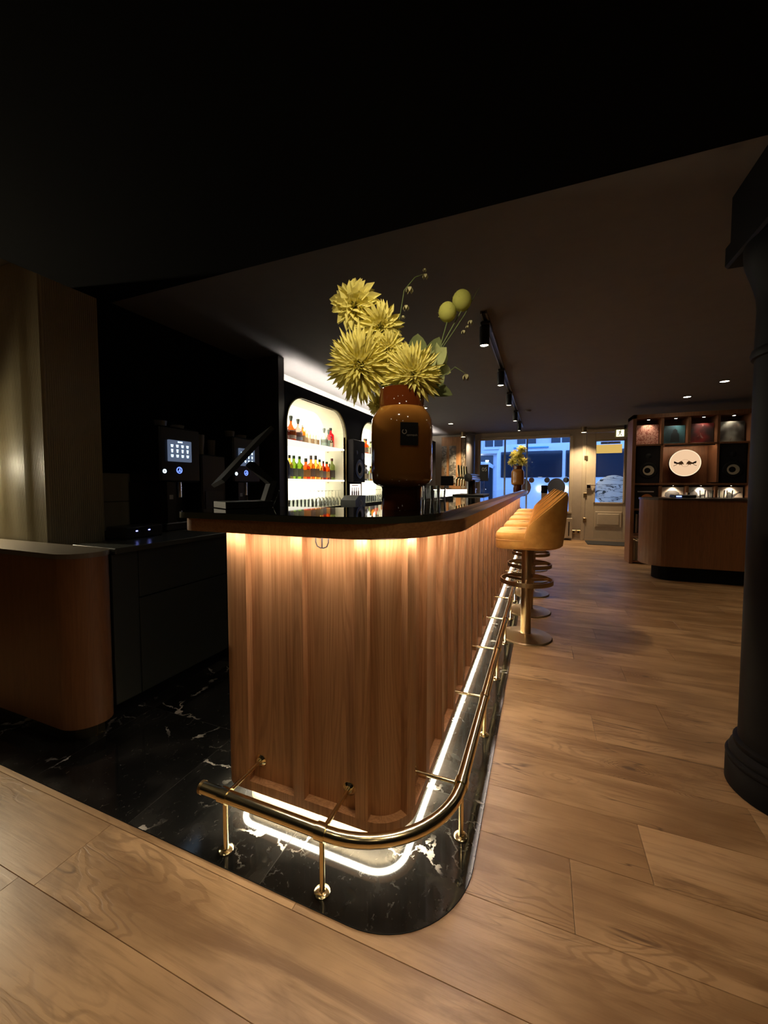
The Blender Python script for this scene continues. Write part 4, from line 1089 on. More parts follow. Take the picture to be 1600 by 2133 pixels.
# cove light lying on top of the niche wall
cv = thing('cove_light', 'cold white cove light along the top of the back bar wall', 'light strip', (-2.45, 6.0, NT))
MB().box(-2.70, NX - 0.03, 3.30, ye, NT - 0.07, NT - 0.05).build('ledge', M['darkwall'], cv)
MB().box(-2.46, -2.43, 3.32, ye - 0.02, NT - 0.05, NT - 0.035).build('diffuser', emis('cove_led', (1.0, 0.94, 0.86), 60.0), cv)
backlit = emis('backlit_panel', (1.0, 0.93, 0.70), 1.3)
nlabs = ['first bright arched niche of the back bar, nearest the camera', 'second bright arched niche of the back bar, beside the near vase', 'third bright arched niche of the back bar']
for k, (a, b) in enumerate(niches):
    t = sempty('niche_%d' % (k + 1), (NX, (a + b) / 2, NZ0))
    ol = niche_outline(a, b, NZ0, NZ1, NR)
    n_ = len(ol)
    mb = MB(); v = [(NX, y_, z_) for y_, z_ in ol] + [(NB, y_, z_) for y_, z_ in ol]
    mb.add(v, [(i, (i + 1) % n_, n_ + (i + 1) % n_, n_ + i) for i in range(n_)])
    mb.build('lining', M['cream'], t)
    mb = MB(); mb.add([(NB + 0.001, y_, z_) for y_, z_ in ol], [tuple(range(n_))]); mb.build('backlit_panel', backlit, t)
    mb = MB()
    v = []; f = []
    inner = niche_outline(a - 0.0, b + 0.0, NZ0, NZ1, NR)
    outer = niche_outline(a - 0.014, b + 0.014, NZ0, NZ1 + 0.014, NR + 0.014)
    for (p0, p1) in zip(inner[1:] + inner[:1], outer[1:] + outer[:1]): v += [(NX - 0.002, *p0), (NX + 0.012, *p0), (NX + 0.012, *p1), (NX - 0.002, *p1)]
    for i in range(len(inner) - 1):
        q = i * 4; r_ = q + 4; f += [(q + j, r_ + j, r_ + (j + 1) % 4, q + (j + 1) % 4) for j in range(4)]
    mb.add(v, f).build('brass_edging', plain('olive_brass', (0.16, 0.13, 0.05), 0.35, 0.8), t)
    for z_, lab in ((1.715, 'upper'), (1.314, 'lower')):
        s_ = MB().box(NB + 0.004, NX - 0.015, a + 0.004, b - 0.004, z_ - 0.022, z_, 0.002).build('niche_shelf', emis('glowing_shelf', (1.0, 0.94, 0.76), 0.62))  # glow put into the shelf material so its front edge is bright
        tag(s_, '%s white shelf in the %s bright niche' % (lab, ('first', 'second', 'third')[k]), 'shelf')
        for yy_ in (b - 0.01,):
            for xx in (NB + 0.05, NX - 0.05): MB().cyl((xx, 0, z_ - 0.034), 0.006, yy_ - 0.012, yy_ + 0.004, 8, axis=1).build('shelf_pin', M['bronze'], s_)
    add_light('niche_lamp', 'AREA', (NX - 0.13, (a + b) / 2, NZ1 - 0.012), 9.0, (1.0, 0.9, 0.68), t, 0.7, None, sy=0.05)
    bpy.data.objects[-1] if False else None

# ---- bottles
def bcol(c):
    n = 'glass_%.2f_%.2f_%.2f' % c
    return tinted(n, c, 0.04, 0.10, 0.8)
ncap = {}
def bottle(x, y, z, h, r, kind, col, cap, lab, grp, label_col=None):
    t = thing('bottle', lab, 'bottle', (x, y, z), grp)
    if kind == 'round':   pr = [(0, 0), (.95, 0), (1, .02), (1, .55), (.93, .62), (.55, .70), (.34, .76), (.32, .92)]
    elif kind == 'tall':  pr = [(0, 0), (.97, 0), (1, .015), (1, .62), (.9, .68), (.42, .76), (.36, .80), (.36, .93)]
    elif kind == 'wide':  pr = [(0, 0), (.96, 0), (1, .03), (1, .52), (.97, .58), (.8, .64), (.40, .68), (.30, .72), (.30, .88)]
    else:                 pr = [(0, 0), (.9, 0), (1, .05), (1.02, .40), (.9, .52), (.5, .62), (.26, .70), (.24, .84)]
    m_ = bcol(col) if kind != 'opaque' else plain('solid_%.2f_%.2f_%.2f' % col, col, 0.3)
    MB().lathe([(r * a, z + h * b) for a, b in pr], 16, (x, y, 0)).build('glass', m_, t)
    zt = z + h * pr[-1][1]; rc = r * pr[-1][0] * 1.15
    if kind == 'decanter': cp = [(rc * .8, zt - .01), (rc * 1.0, zt), (rc * 1.5, zt + .03), (rc * 1.5, zt + .045), (rc * .6, zt + .05), (0, zt + .052)]
    else: cp = [(rc, zt - h * .05), (rc, z + h * .995), (rc * .8, z + h), (0, z + h)]
    MB().lathe(cp, 12, (x, y, 0)).build('cap', plain('cap_%.2f_%.2f_%.2f' % cap, cap, 0.4), t)
    if label_col:
        MB().lathe([(r * 1.012, z + h * .12), (r * 1.012, z + h * .45)], 16, (x, y, 0), cap=False).build('paper_label', plain('lab_%.2f_%.2f_%.2f' % label_col, label_col, 0.7), t)
    return t
OR, AM, YE, GR, CL, PK_, RD, DK = (0.95, 0.30, 0.06), (0.95, 0.50, 0.12), (0.95, 0.68, 0.25), (0.42, 0.55, 0.12), (0.93, 0.92, 0.86), (0.95, 0.62, 0.55), (0.80, 0.04, 0.06), (0.12, 0.07, 0.05)
black_ = (0.02, 0.02, 0.02); grey_ = (0.16, 0.19, 0.18); brn = (0.22, 0.13, 0.06); tan_ = (0.36, 0.29, 0.2); grn = (0.04, 0.09, 0.03); wine = (0.10, 0.03, 0.03)
BXS = -2.55
top1 = [(3.560, .245, .050, 'decanter', (0.55, 0.10, 0.07), grey_, (0.18, .08, .07), 'dark red decanter at the left end of the upper shelf'),
        (3.675, .285, .056, 'decanter', (0.95, 0.32, 0.10), grey_, (0.30, .22, .18), 'tall orange red decanter bottle on the upper shelf'),
        (3.810, .270, .052, 'decanter', PK_, grey_, (0.16, .17, .2), 'pale pink decanter bottle with dark round label on the upper shelf'),
        (3.902, .215, .034, 'tall', (0.95, 0.55, 0.10), (0.8, .78, .7), brn, 'small orange bottle right of the pink decanter')]
for k, y_ in enumerate((3.972, 4.039, 4.108, 4.174, 4.241, 4.298)):
    top1.append((y_, .205, .029, 'tall', [(0.95, .74, .45), (.95, .82, .60), (.95, .86, .7), CL, CL, CL][k], (.8, .78, .7), [brn, brn, tan_, brn, tan_, brn][k], 'small miniature style bottle with brown label, number %s from the left on the upper shelf' % ('one', 'two', 'three', 'four', 'five', 'six')[k]))
top1 += [(4.380, .235, .046, 'decanter', CL, grey_, (.20, .26, .22), 'clear decanter with grey green label on the upper shelf'), (4.490, .230, .046, 'decanter', CL, grey_, (.22, .32, .28), 'clear decanter with teal label next to the red bottle'),
         (4.560, .16, .024, 'round', (0.5, .42, .25), black_, tan_, 'short dark bottle in front of the red bottle'), (4.585, .27, .048, 'tall', (0.92, 0.05, 0.12), black_, None, 'bright red bottle at the right end of the upper shelf')]
top1[-1] = (4.555 - 0.01, .27, .046, 'tall', (0.92, 0.05, 0.12), black_, None, 'bright red bottle at the right end of the upper shelf'); top1[-2] = (4.465, .15, .022, 'round', (0.5, .42, .25), black_, tan_, 'short dark bottle in front of the red bottle')
seen = set()
for k, (y_, h, r_, kd, c_, cp, lc, lab) in enumerate(top1):
    bottle(BXS + (0.06 if 'short dark' in lab else (-0.05 if 'miniature' in lab else 0)), y_ - 0.03, 1.7151, h, r_, kd, c_, cp, lab, 'bottles on the upper shelf', lc)
mid1 = [(3.545, .33, .045, 'opaque', (0.02, 0.02, 0.04), black_, None, 'tall dark bottle at the left end of the lower shelf'), (3.610, .26, .040, 'round', YE, black_, (.1, .1, .12), 'amber bottle with dark label near the left of the lower shelf'),
        (3.690, .26, .046, 'round', GR, grn, (.20, .20, .13), 'green bottle left of its twin on the lower shelf'), (3.800, .26, .046, 'round', GR, grn, (.21, .21, .14), 'green bottle right of its twin on the lower shelf'),
        (3.930, .245, .056, 'wide', OR, (.10, .10, .07), (.5, .2, .05), 'wide orange bottle with dark cork on the lower shelf'), (4.040, .285, .050, 'wide', AM, (.15, .11, .1), (.25, .15, .10), 'amber bottle with brown label in the middle of the lower shelf'),
        (4.145, .29, .050, 'wide', YE, (.07, .06, .05), (.30, .17, .08), 'yellow amber bottle with patterned label on the lower shelf'), (4.235, .25, .043, 'round', YE, grn, (.36, .28, .18), 'pale amber bottle with green cap on the lower shelf'),
        (4.325, .235, .036, 'round', (0.55, .12, .06), wine, (.25, .2, .18), 'dark red bottle right of the pale amber bottle'), (4.410, .23, .040, 'tall', OR, grn, (.85, .42, .12), 'slim orange bottle with olive cap on the lower shelf'),
        (4.478, .21, .024, 'opaque', (0.10, 0.05, 0.04), wine, None, 'thin dark brown bottle on the lower shelf'), (4.545, .28, .042, 'tall', (0.50, .55, .28), (.14, .04, .03), (.14, .11, .08), 'tall dark green bottle at the right end of the lower shelf')]
for (y_, h, r_, kd, c_, cp, lc, lab) in mid1: bottle(BXS, y_, 1.3141, h, r_, kd, c_, cp, lab, 'bottles on the lower shelf', lc)
names2 = ['first', 'second', 'third', 'fourth', 'fifth', 'sixth', 'seventh', 'eighth', 'ninth', 'tenth']
for nk_, (a, b) in enumerate(niches[1:]):
    for sh, zz in enumerate((1.7151, 1.3141)):
        for k in range(10):
            c_ = [(AM, OR, (0.9, .2, .1), OR, YE, CL, GR, AM, RD, CL), (RD, DK, OR, (0.5, .5, .55), DK, AM, GR, CL, OR, AM)][sh][k]
            bottle(BXS + 0.04 * ((k % 2) * 2 - 1), a + 0.12 + k * 0.115, zz, 0.24 + 0.04 * ((k * 7) % 3) / 2, 0.040, ('round', 'tall', 'wide')[k % 3], c_, (black_, brn, grn)[k % 3],
                   '%s bottle from the left on the %s shelf of the %s niche' % (names2[k], ('upper', 'lower')[sh], ('second', 'third')[nk_]), 'bottles in the %s niche' % ('second', 'third')[nk_], (tan_, None, (.2, .2, .22))[k % 3])
# ---- glasses standing on the niche floor
gl_w = []
def wineglass(x, y, z, s, lab, grp):
    o = MB().lathe([(0.0, z), (.034 * s, z + .001), (.004, z + .012 * s), (.0035, z + .085 * s), (.012, z + .095 * s), (.036 * s, z + .125 * s), (.040 * s, z + .155 * s), (.033 * s, z + .205 * s), (.031 * s, z + .205 * s), (.037 * s, z + .155 * s), (.01, z + .1 * s)], 16, (x, y, 0), cap=False).build('wine_glass', M['clear'])
    return tag(o, lab, 'glass', grp)
def invglass(x, y, z, s, lab, grp):
    o = MB().lathe([(.040 * s, z), (.043 * s, z + .06 * s), (.03 * s, z + .10 * s), (.008, z + .125 * s), (.004, z + .14 * s), (.004, z + .20 * s), (.036 * s, z + .212 * s), (.0, z + .214 * s)], 16, (x, y, 0), cap=False).build('upturned_glass', M['clear'])
    return tag(o, lab, 'glass', grp)
for nk_, (a, b) in enumerate(niches[:2]):
    nm = ('first', 'second')[nk_]
    for k in range(8):
        for q in range(2): tumbler(-2.45 - 0.10 * q, a + 0.09 + k * 0.075, NZ0 + 0.001, 0.033, 0.10, '%s clear tumbler from the left in the %s row of the %s niche floor' % (names2[k], ('front', 'back')[q], nm), 'tumblers in the %s niche' % nm)
    for k in range(7):
        for q in range(2): invglass(-2.45 - 0.11 * q, a + 0.72 + k * 0.082, NZ0 + 0.001, 0.92, '%s upturned stem glass from the left in the %s row of the %s niche floor' % (names2[k], ('front', 'back')[q], nm), 'stem glasses in the %s niche' % nm)
    for k in range(2): wineglass(-2.6, a + 0.10 + k * 0.09, NZ0 + 0.001, 1.35, '%s tall flute glass at the back of the %s niche floor' % (('left', 'right')[k], nm), 'flutes in the %s niche' % nm)

# ---- loudspeaker and small menu display between the niches
def crescent(o, u, w, r, t, mat, parent, name='crescent_ring', sh=0.18):
    mb = MB(); ring_poly(mb, o, u, w, r * 0.58, r, 0, 2 * PI, 36, t, shift=-r * sh); return mb.build(name, mat, parent)
sp = thing('loudspeaker', 'black wall loudspeaker with pale crescent cone between the first two niches', 'loudspeaker', (NX, 4.84, 1.285))
MB().box(NX + 0.001, NX + 0.09, 4.66, 5.02, 1.285, 1.85, 0.008).build('cabinet', plain('speaker_black', (0.018, 0.016, 0.018), 0.7, 0.0, **{'Specular IOR Level': 0.15}), sp)
MB().lathe([(0.0, NX + 0.087), (0.05, NX + 0.089), (0.11, NX + 0.098), (0.125, NX + 0.097), (0.13, NX + 0.09)], 32, (0, 4.84, 1.46), axis=0).build('woofer', M['black'], sp)
mb = MB(); ring_poly(mb, (NX + 0.1005, 4.84, 1.46), Y3, Z3, 0.055, 0.09, 0, 2 * PI, 32, 0.002, shift=-0.02); mb.build('crescent_ring', plain('speaker_tan', (0.30, 0.25, 0.19), 0.6), sp)
MB().lathe([(0.0, NX + 0.092), (0.03, NX + 0.094), (0.045, NX + 0.09)], 24, (0, 4.93, 1.64), axis=0).build('tweeter', plain('speaker_grey', (0.07, 0.06, 0.06), 0.4), sp)
MB().lathe([(0.0, NX + 0.092), (0.02, NX + 0.094), (0.03, NX + 0.09)], 20, (0, 4.76, 1.68), axis=0).build('port', M['black'], sp)
dp = thing('lit_menu_display', 'small glowing display showing bottles, below the wall loudspeaker', 'display', (NX, 4.84, 1.10))
MB().box(NX + 0.001, NX + 0.025, 4.67, 5.02, 1.06, 1.27, 0.004).build('frame', M['black'], dp)
MB().box(NX + 0.0255, NX + 0.028, 4.68, 5.01, 1.07, 1.262).build('screen', emis('display_glow', (1.0, 0.80, 0.66), 0.85), dp)
for k in range(4):
    MB().plate([(-.02, 0), (.02, 0), (.02, .07), (.008, .09), (.008, .13), (-.008, .13), (-.008, .09), (-.02, .07)], (NX + 0.0282, 4.74 + 0.065 * k, 1.085), Y3, Z3, 0.0006).build('bottle_picture', plain('pic_violet', (0.16, 0.08, 0.13), 0.6) if k < 3 else plain('pic_brown', (0.3, .1, .06), .6), dp)
MB().box(NX + 0.0282, NX + 0.0288, 4.73, 4.92, 1.238, 1.247).build('headline', plain('pic_violet', (0.16, 0.08, 0.13), 0.6), dp)
bx = thing('dark_box', 'dark grey box with painted crescent reflection on the back counter', 'box', (-2.2, 4.6, 0.93))
mb = MB(); mb.plate([(0, 0), (0.30, 0), (0.30, 0.185), (0.10, 0.185), (0, 0.13)], (-2.12, 4.36, 0.931), Y3, Z3, -0.20); mb.build('case', plain('box_grey', (0.03, 0.03, 0.027), 0.5), bx)
crescent(Vector((-2.1195, 4.52, 1.02)), Y3, Z3, 0.045, 0.001, plain('speaker_tan', (0.30, 0.25, 0.19), 0.6), bx)  # mirrored crescent of the loudspeaker, put on the case as a pale ring

# ---- back counter with doors under the niches and behind the coffee machines
bc = thing('back_counter', 'dark green grey back counter with doors running behind the bar', 'counter', (-2.3, 4.0, 0))
MB().box(-2.04, -2.02, 1.328, 1.468, 0.11, 0.895, 0.002).build('filler_panel', M['dkcab'], bc)
MB().box(-2.325, -1.98, 1.322, 3.30, 0.90, 0.93, 0.004).build('worktop', plain('dark_worktop', (0.05, 0.052, 0.045), 0.25), bc)
MB().box(NX - 0.02, -1.98, 3.30, 8.86, 0.90, 0.93, 0.004).build('worktop', plain('dark_worktop', (0.05, 0.052, 0.045), 0.25), bc)
MB().box(-2.30, -2.04, 1.325, 8.85, 0.10, 0.90).build('carcass', M['blackmatt'], bc)
MB().box(-2.30, -2.10, 1.325, 8.85, 0.002, 0.10).build('plinth', M['blackmatt'], bc)
MB().box(-2.76, -2.326, 1.72, 3.20, 0.90, 0.93, 0.004).build('worktop', plain('dark_worktop', (0.05, 0.052, 0.045), 0.25), bc)
for k in range(11):
    y_ = 1.47 + 0.64 * k
    d_ = MB().box(-2.04, -2.02, y_ + 0.003, y_ + 0.637, 0.64, 0.895, 0.002).build('drawer', M['dkcab'], bc)
    d_ = MB().box(-2.04, -2.02, y_ + 0.003, y_ + 0.637, 0.11, 0.634, 0.002).build('door', M['dkcab'], bc)

# ---- pier and coffee bay
struct(MB().box(-3.29, NX, 3.205, 3.295, 0.931, CZ - 0.001).build('wall_pier', plain('pier_paint', (0.055, 0.048, 0.042), 0.5)))
bay = struct(MB().box(-2.80, -2.77, 1.71, 3.2, 0.931, CZ - 0.001).build('wall_coffee_bay', M['blackmatt']))
for k in range(4):
    for q in range(2):
        MB().box(-2.769, -2.762, 1.72 + 0.37 * k, 1.72 + 0.37 * k + 0.364, 0.935 + 0.2 * q, 0.935 + 0.2 * q + 0.196, 0.001).build('wall_tile', M['tile'], bay)
blk = plain('machine_black', (0.010, 0.010, 0.011), 0.3)
def coffee_machine(y0, lab, first):
    t = thing('coffee_machine', lab, 'coffee machine', (-2.55, y0 + 0.17, 0.93), 'coffee machines')
    MB().box(-2.74, -2.42, y0, y0 + 0.34, 1.27, 1.66, 0.012).build('upper_body', blk, t)
    MB().box(-2.74, -2.58, y0, y0 + 0.34, 0.931, 1.27).build('rear_body', blk, t)
    MB().box(-2.74, -2.38, y0, y0 + 0.34, 0.931, 0.985, 0.006).build('drip_tray', blk, t)
    MB().box(-2.74, -2.40, y0 + 0.03, y0 + 0.10, 0.985, 1.27).build('side_pillar', blk, t)
    s_ = MB().box(-2.42, -2.400, y0 + 0.055, y0 + 0.245, 1.415, 1.565, 0.003).build('touch_screen', emis('screen_back', (0.05, 0.065, 0.10), 0.9), t)
    ic = emis('screen_icon', (0.55, 0.78, 1.0), 1.0)
    for i in range(4):
        for j in range(3):
            yy_ = y0 + 0.078 + 0.043 * i; zz = 1.455 + 0.035 * j
            mb = MB(); mb.plate([(-.008, -.011), (.008, -.011), (.011, .008), (-.011, .008)] if j != 1 else [(-.006, -.013), (.006, -.013), (.009, .011), (-.009, .011)], (-2.3995, yy_, zz), Y3, Z3, 0.0006)
            mb.build('drink_icon', ic, s_)
    MB().box(-2.3995, -2.399, y0 + 0.125, y0 + 0.165, 1.548, 1.558).build('title_bar', ic, s_)
    mb = MB(); ring_poly(mb, (-2.419, y0 + 0.03, 1.345), Y3, Z3, 0.006, 0.014, 0, 2 * PI, 20, 0.002); mb.build('lit_button', emis('button_white', (0.6, 0.85, 1.0), 2.2), t)
    mb = MB(); ring_poly(mb, (-2.419, y0 + 0.15, 1.355), Y3, Z3, 0.018, 0.024, 0, 2 * PI, 24, 0.002); mb.build('lit_dial', emis('dial_blue', (0.12, 0.2, 0.9), 1.4), t)
    mb = MB(); mb.box(-2.419, -2.417, y0 + 0.14, y0 + 0.162, 1.345, 1.352); mb.box(-2.419, -2.417, y0 + 0.15, y0 + 0.157, 1.35, 1.368); mb.build('dial_hand', emis('dial_blue', (0.12, 0.2, 0.9), 1.4), t)
    MB().tube([(-2.45, y0 + 0.17, 1.27), (-2.45, y0 + 0.17, 1.16)], 0.018, 12).build('spout', M['chrome'], t)
    MB().box(-2.399, -2.397, y0 + 0.045, y0 + 0.075, 1.15, 1.18).build('badge', plain('badge_grey', (.4, .4, .4), .5), t)
    return t
coffee_machine(1.94, 'black coffee machine on the left with fully visible lit screen', True)
coffee_machine(2.63, 'black coffee machine on the right, half hidden by the till', False)
gk = 'cups and jars on the coffee machines'
for k, (y_, z_, r_, h, c_, lab) in enumerate(((2.06, 1.661, .045, .05, (.25, .23, .2), 'grey cup on top of the left coffee machine'), (2.20, 1.661, .05, .035, (.3, .28, .25), 'shallow dish on top of the left coffee machine'),
        (2.40, 1.49, .045, .16, (.20, .20, .19), 'grey canister between the two coffee machines'), (2.53, 1.49, .035, .13, (.16, .14, .13), 'dark canister right of the grey canister'), (2.74, 1.661, .045, .06, (.26, .24, .2), 'grey cup on top of the right coffee machine'), (2.88, 1.661, .05, .04, (.3, .26, .22), 'shallow dish on top of the right coffee machine'))):
    o = MB().lathe([(0, z_), (r_ * .8, z_), (r_, z_ + h), (r_ * .92, z_ + h), (r_ * .75, z_ + .006), (0, z_ + .006)], 20, (-2.56, y_, 0), cap=False).build('cup' if h < .1 else 'canister', plain('cup_%d' % k, c_, 0.3)); tag(o, lab, 'cup' if h < .1 else 'canister', gk)
gt = thing('grinder', 'black grinder standing between the two coffee machines', 'grinder', (-2.56, 2.46, 0.93))
MB().box(-2.70, -2.46, 2.33, 2.58, 0.931, 1.489, 0.01).build('body', blk, gt)
MB().box(-2.459, -2.455, 2.36, 2.55, 1.05, 1.20).build('front_plate', plain('plate_grey', (.05, .05, .04), .4), gt)
nd_ = thing('status_box', 'small black box with two blue status lights on the back counter', 'box', (-2.3, 1.66, 0.93))
MB().box(-2.42, -2.24, 1.56, 1.80, 0.931, 1.0, 0.006).build('case', blk, nd_)
for y_ in (1.62, 1.70): MB().box(-2.24, -2.238, y_, y_ + 0.012, 0.972, 0.978).build('status_light', emis('status_blue', (0.25, 0.3, 1.0), 3.0), nd_)

# ---- rounded wooden end cabinet with fluted panel and lamp, at the left
lc = thing('end_cabinet', 'rounded reddish wood cabinet on a brass kick plate at the left', 'cabinet', (-2.4, 1.28, 0))
def pill(x0, x1, y0, y1, r, n=12):
    pts = [(x0, y0)]
    for k in range(n + 1):
        a = -PI / 2 + PI / 2 * k / n; pts.append((x1 - r + r * math.cos(a), y0 + r + r * math.sin(a)))
    for k in range(n + 1):
        a = PI / 2 * k / n; pts.append((x1 - r * .6 + r * .6 * math.cos(a), y1 - r * .6 + r * .6 * math.sin(a)))
    return pts + [(x0, y1)]
MB().prism(pill(-4.15, -2.03, 1.175, 1.30, 0.10), 0.002, 0.09).build('kick_plate', M['brass'], lc)
MB().prism(pill(-4.15, -1.968, 1.115, 1.315, 0.13), 0.09, 0.905).build('body', M['cabwood'], lc)
MB().prism(pill(-4.15, -1.962, 1.109, 1.318, 0.135), 0.906, 0.930).build('top', plain('cabinet_top', (0.11, 0.09, 0.065), 0.35), lc)
fl = thing('fluted_pillar', 'tall square pillar clad in fine vertical flutes behind the rounded cabinet', 'pillar', (-2.6, 1.35, 0))
def fluted(p0, p1, nrm, z0, z1, pitch=0.0112, dep=0.0052):
    p0, p1, nrm = Vector(p0), Vector(p1), Vector(nrm); L = (p1 - p0).length
    n = int(L / pitch) * 6; v = []; f = []
    for i in range(n + 1):
        q = p0 + (p1 - p0) * (i / n) + nrm * dep * abs(math.sin(PI * (L * i / n) / pitch))
        v += [(q.x, q.y, z0), (q.x, q.y, z1)]
    for i in range(n): f.append((2 * i, 2 * i + 2, 2 * i + 3, 2 * i + 1))
    b = len(v); c, d = p0 - nrm * 0.02, p1 - nrm * 0.02
    v += [(c.x, c.y, z0), (c.x, c.y, z1), (d.x, d.y, z0), (d.x, d.y, z1)]
    f += [(b, b + 1, b + 3, b + 2), (0, 1, b + 1, b), (2 * n, b + 2, b + 3, 2 * n + 1)]
    return MB().add(v, f, True)
fluted((-4.15, 1.34), (-2.561, 1.34), (0, -1), 0.002, CZ - 0.001).build('front_panel', M['flute'], fl)
fluted((-2.555, 1.346), (-2.555, 1.64), (1, 0), 0.002, CZ - 0.001).build('side_panel', M['flute'], fl)
MB().box(-4.15, -2.577, 1.362, 1.64, 0.002, CZ - 0.001).build('core', M['blackmatt'], fl)
lp = thing('table_lamp', 'slim brass table lamp with open cone shade on the rounded cabinet', 'table lamp', (-3.32, 1.17, 0.93))
LPX, LPY = -3.32, 1.175
MB().lathe([(0.0, .931), (.05, .931), (.05, .938), (.008, .946), (.006, .96), (.006, 1.355)], 24, (LPX, LPY, 0)).build('stand', M['brass'], lp)
MB().lathe([(0.018, 1.512), (0.080, 1.473), (0.081, 1.475), (0.019, 1.514)], 28, (LPX, LPY, 0), cap=False).build('shade', M['brass'], lp)
for k in range(3):
    g = 2 * PI * k / 3 + 0.5
    MB().tube([(LPX, LPY, 1.352), (LPX + 0.079 * math.cos(g), LPY + 0.079 * math.sin(g), 1.474)], 0.0015, 6).build('shade_arm', M['brass'], lp)
MB().lathe([(0.001, 1.355), (0.012, 1.358), (0.019, 1.37), (0.019, 1.383), (0.012, 1.395), (0.001, 1.399)], 16, (LPX, LPY, 0)).build('bulb', emis('bulb_glow', (1.0, 0.86, 0.60), 1700.0), lp)

# ================================================================== FAR END BEHIND THE BAR
pw = struct(MB().box(-2.35, -1.86, 9.78, 9.86, 0, 2.44).build('wall_wood_panel', M['wallwood']))
for k, (a, b, lab) in enumerate(((-2.34, -2.22, 'grey patterned poster at the left edge of the far wooden wall'), (-2.15, -1.98, 'grey patterned poster in the middle of the far wooden wall'))):
    o = MB().box(a, b, 9.765, 9.779, 1.30, 2.22, 0.002).build('poster', make_print('poster_%d' % k, 'blot', (0.10, 0.09, 0.07), (0.36, 0.33, 0.27), (0.2, 0.12, 0.06))); tag(o, lab, 'poster', 'posters on the far wall')
o = MB().box(-1.85, -1.76, 9.80, 9.89, 0.2, 2.44).build('patterned_board', make_print('poster_3', 'blot', (0.08, 0.06, 0.04), (0.30, 0.26, 0.18), (0.2, 0.12, 0.06))); tag(o, 'narrow patterned board between the wooden wall and the grey column', 'board')
gc = thing('grey_column', 'round dark grey column left of the shop window', 'column', (-1.60, 9.62, 0))
MB().cyl((-1.60, 9.62, 0), 0.105, 0.0, CZ, 28).build('shaft', plain('column_grey', (0.10, 0.095, 0.10), 0.4), gc)
MB().lathe([(0.105, CZ - 0.06), (0.13, CZ - 0.05), (0.13, CZ - 0.001)], 28, (-1.60, 9.62, 0), cap=False).build('collar', plain('column_grey', (0.10, 0.095, 0.10), 0.4), gc)
mo = thing('till_monitor', 'black till monitor in front of the far wooden wall', 'monitor', (-2.0, 9.0, 1.13))
MB().box(-2.17, -1.88, 8.98, 9.01, 1.235, 1.455, 0.006).build('screen', M['blackmatt'], mo)
MB().box(-2.06, -1.99, 8.99, 9.06, 1.17, 1.255).build('stand', M['black'], mo)
MB().box(-2.12, -1.93, 8.96, 9.10, 1.166, 1.18, 0.003).build('foot', M['black'], mo)
wc = thing('far_side_counter', 'white front counter glowing under its ledge at the far end of the bar', 'counter', (-1.8, 9.1, 0))
MB().box(-2.34, -1.38, 8.88, 9.25, 1.140, 1.165, 0.003).build('ledge', M['trimwood'], wc)
MB().box(-2.34, -1.40, 9.05, 9.24, 0.002, 1.140).build('white_front', M['white'], wc)
MB().box(-2.32, -1.40, 8.92, 8.95, 1.131, 1.1395).build('light_strip', emis('far_strip', (1.0, 0.97, 0.85), 40.0), wc)
pd = thing('pedestal', 'slim beige pedestal with black block on top by the window', 'pedestal', (0.06, 9.35, 0))
MB().box(0.0, 0.12, 9.30, 9.42, 0.001, 1.07, 0.004).build('post', M['kraft'], pd)
MB().box(-0.005, 0.125, 9.295, 9.425, 1.07, 1.24, 0.01).build('black_block', M['blackmatt'], pd)

# ================================================================== RIGHT SIDE: RECORD SHELF, DESK, COLUMN
SY, SD = 7.25, 0.36
sh = thing('record_shelf', 'tall dark wooden cubby shelf with lit compartments on the right', 'shelf', (2.07, SY + 0.2, 0))
cols = [1.335, 1.715, 2.055, 2.41, 2.775]
zr = [0.06, 0.47, 0.86, 1.235, 1.29, 1.87, 2.28]
def bd(name, x0, x1, z0, z1, y0=SY, y1=SY + SD, mat=None): return MB().box(x0, x1, y0, y1, z0, z1, 0.0015).build(name, mat or M['shelfwood'], sh)
bd('side_panel', 1.315, 1.365, 0, 2.34, SY - 0.03); bd('side_panel', 2.775, 2.82, 0, 2.34, SY - 0.03)
for x in cols[1:-1]: bd('divider', x - 0.017, x + 0.017, 1.87, 2.28)
bd('divider', 1.70, 1.73, 1.29, 1.87); bd('divider', 2.40, 2.43, 1.29, 1.87)
for x in cols[1:-1]: bd('divider', x - 0.017, x + 0.017, 0.06, 1.235)
for z in (0.03, 0.47, 0.86, 1.262, 1.87): bd('shelf_board', 1.365, 2.775, z - 0.014, z + 0.014)
bd('top_board', 1.315, 2.82, 2.28, 2.34, SY - 0.03)
bd('back_panel', 1.365, 2.775, 0.0, 2.28, SY + SD, SY + SD + 0.015)
prints = [make_print('print_pink', 'scrawl', (0.62, 0.34, 0.26), (0.34, 0.10, 0.07), (0, 0, 0)), make_print('print_teal', 'soft', (0.02, 0.05, 0.065), (0.05, 0.15, 0.18), (0.03, 0.03, 0.04)),
          make_print('print_red', 'soft', (0.30, 0.03, 0.03), (0.02, 0.015, 0.015), (0.35, 0.25, 0.2)), make_print('print_dark', 'soft', (0.30, 0.32, 0.28), (0.03, 0.025, 0.02), (0.14, 0.08, 0.05))]
plabs = ['pink record sleeve with dark scrawl, top left of the shelf', 'dark teal record sleeve with figure shape, top row of the shelf', 'red and black record sleeve, top row of the shelf', 'dark record sleeve with white patch, top right of the shelf']
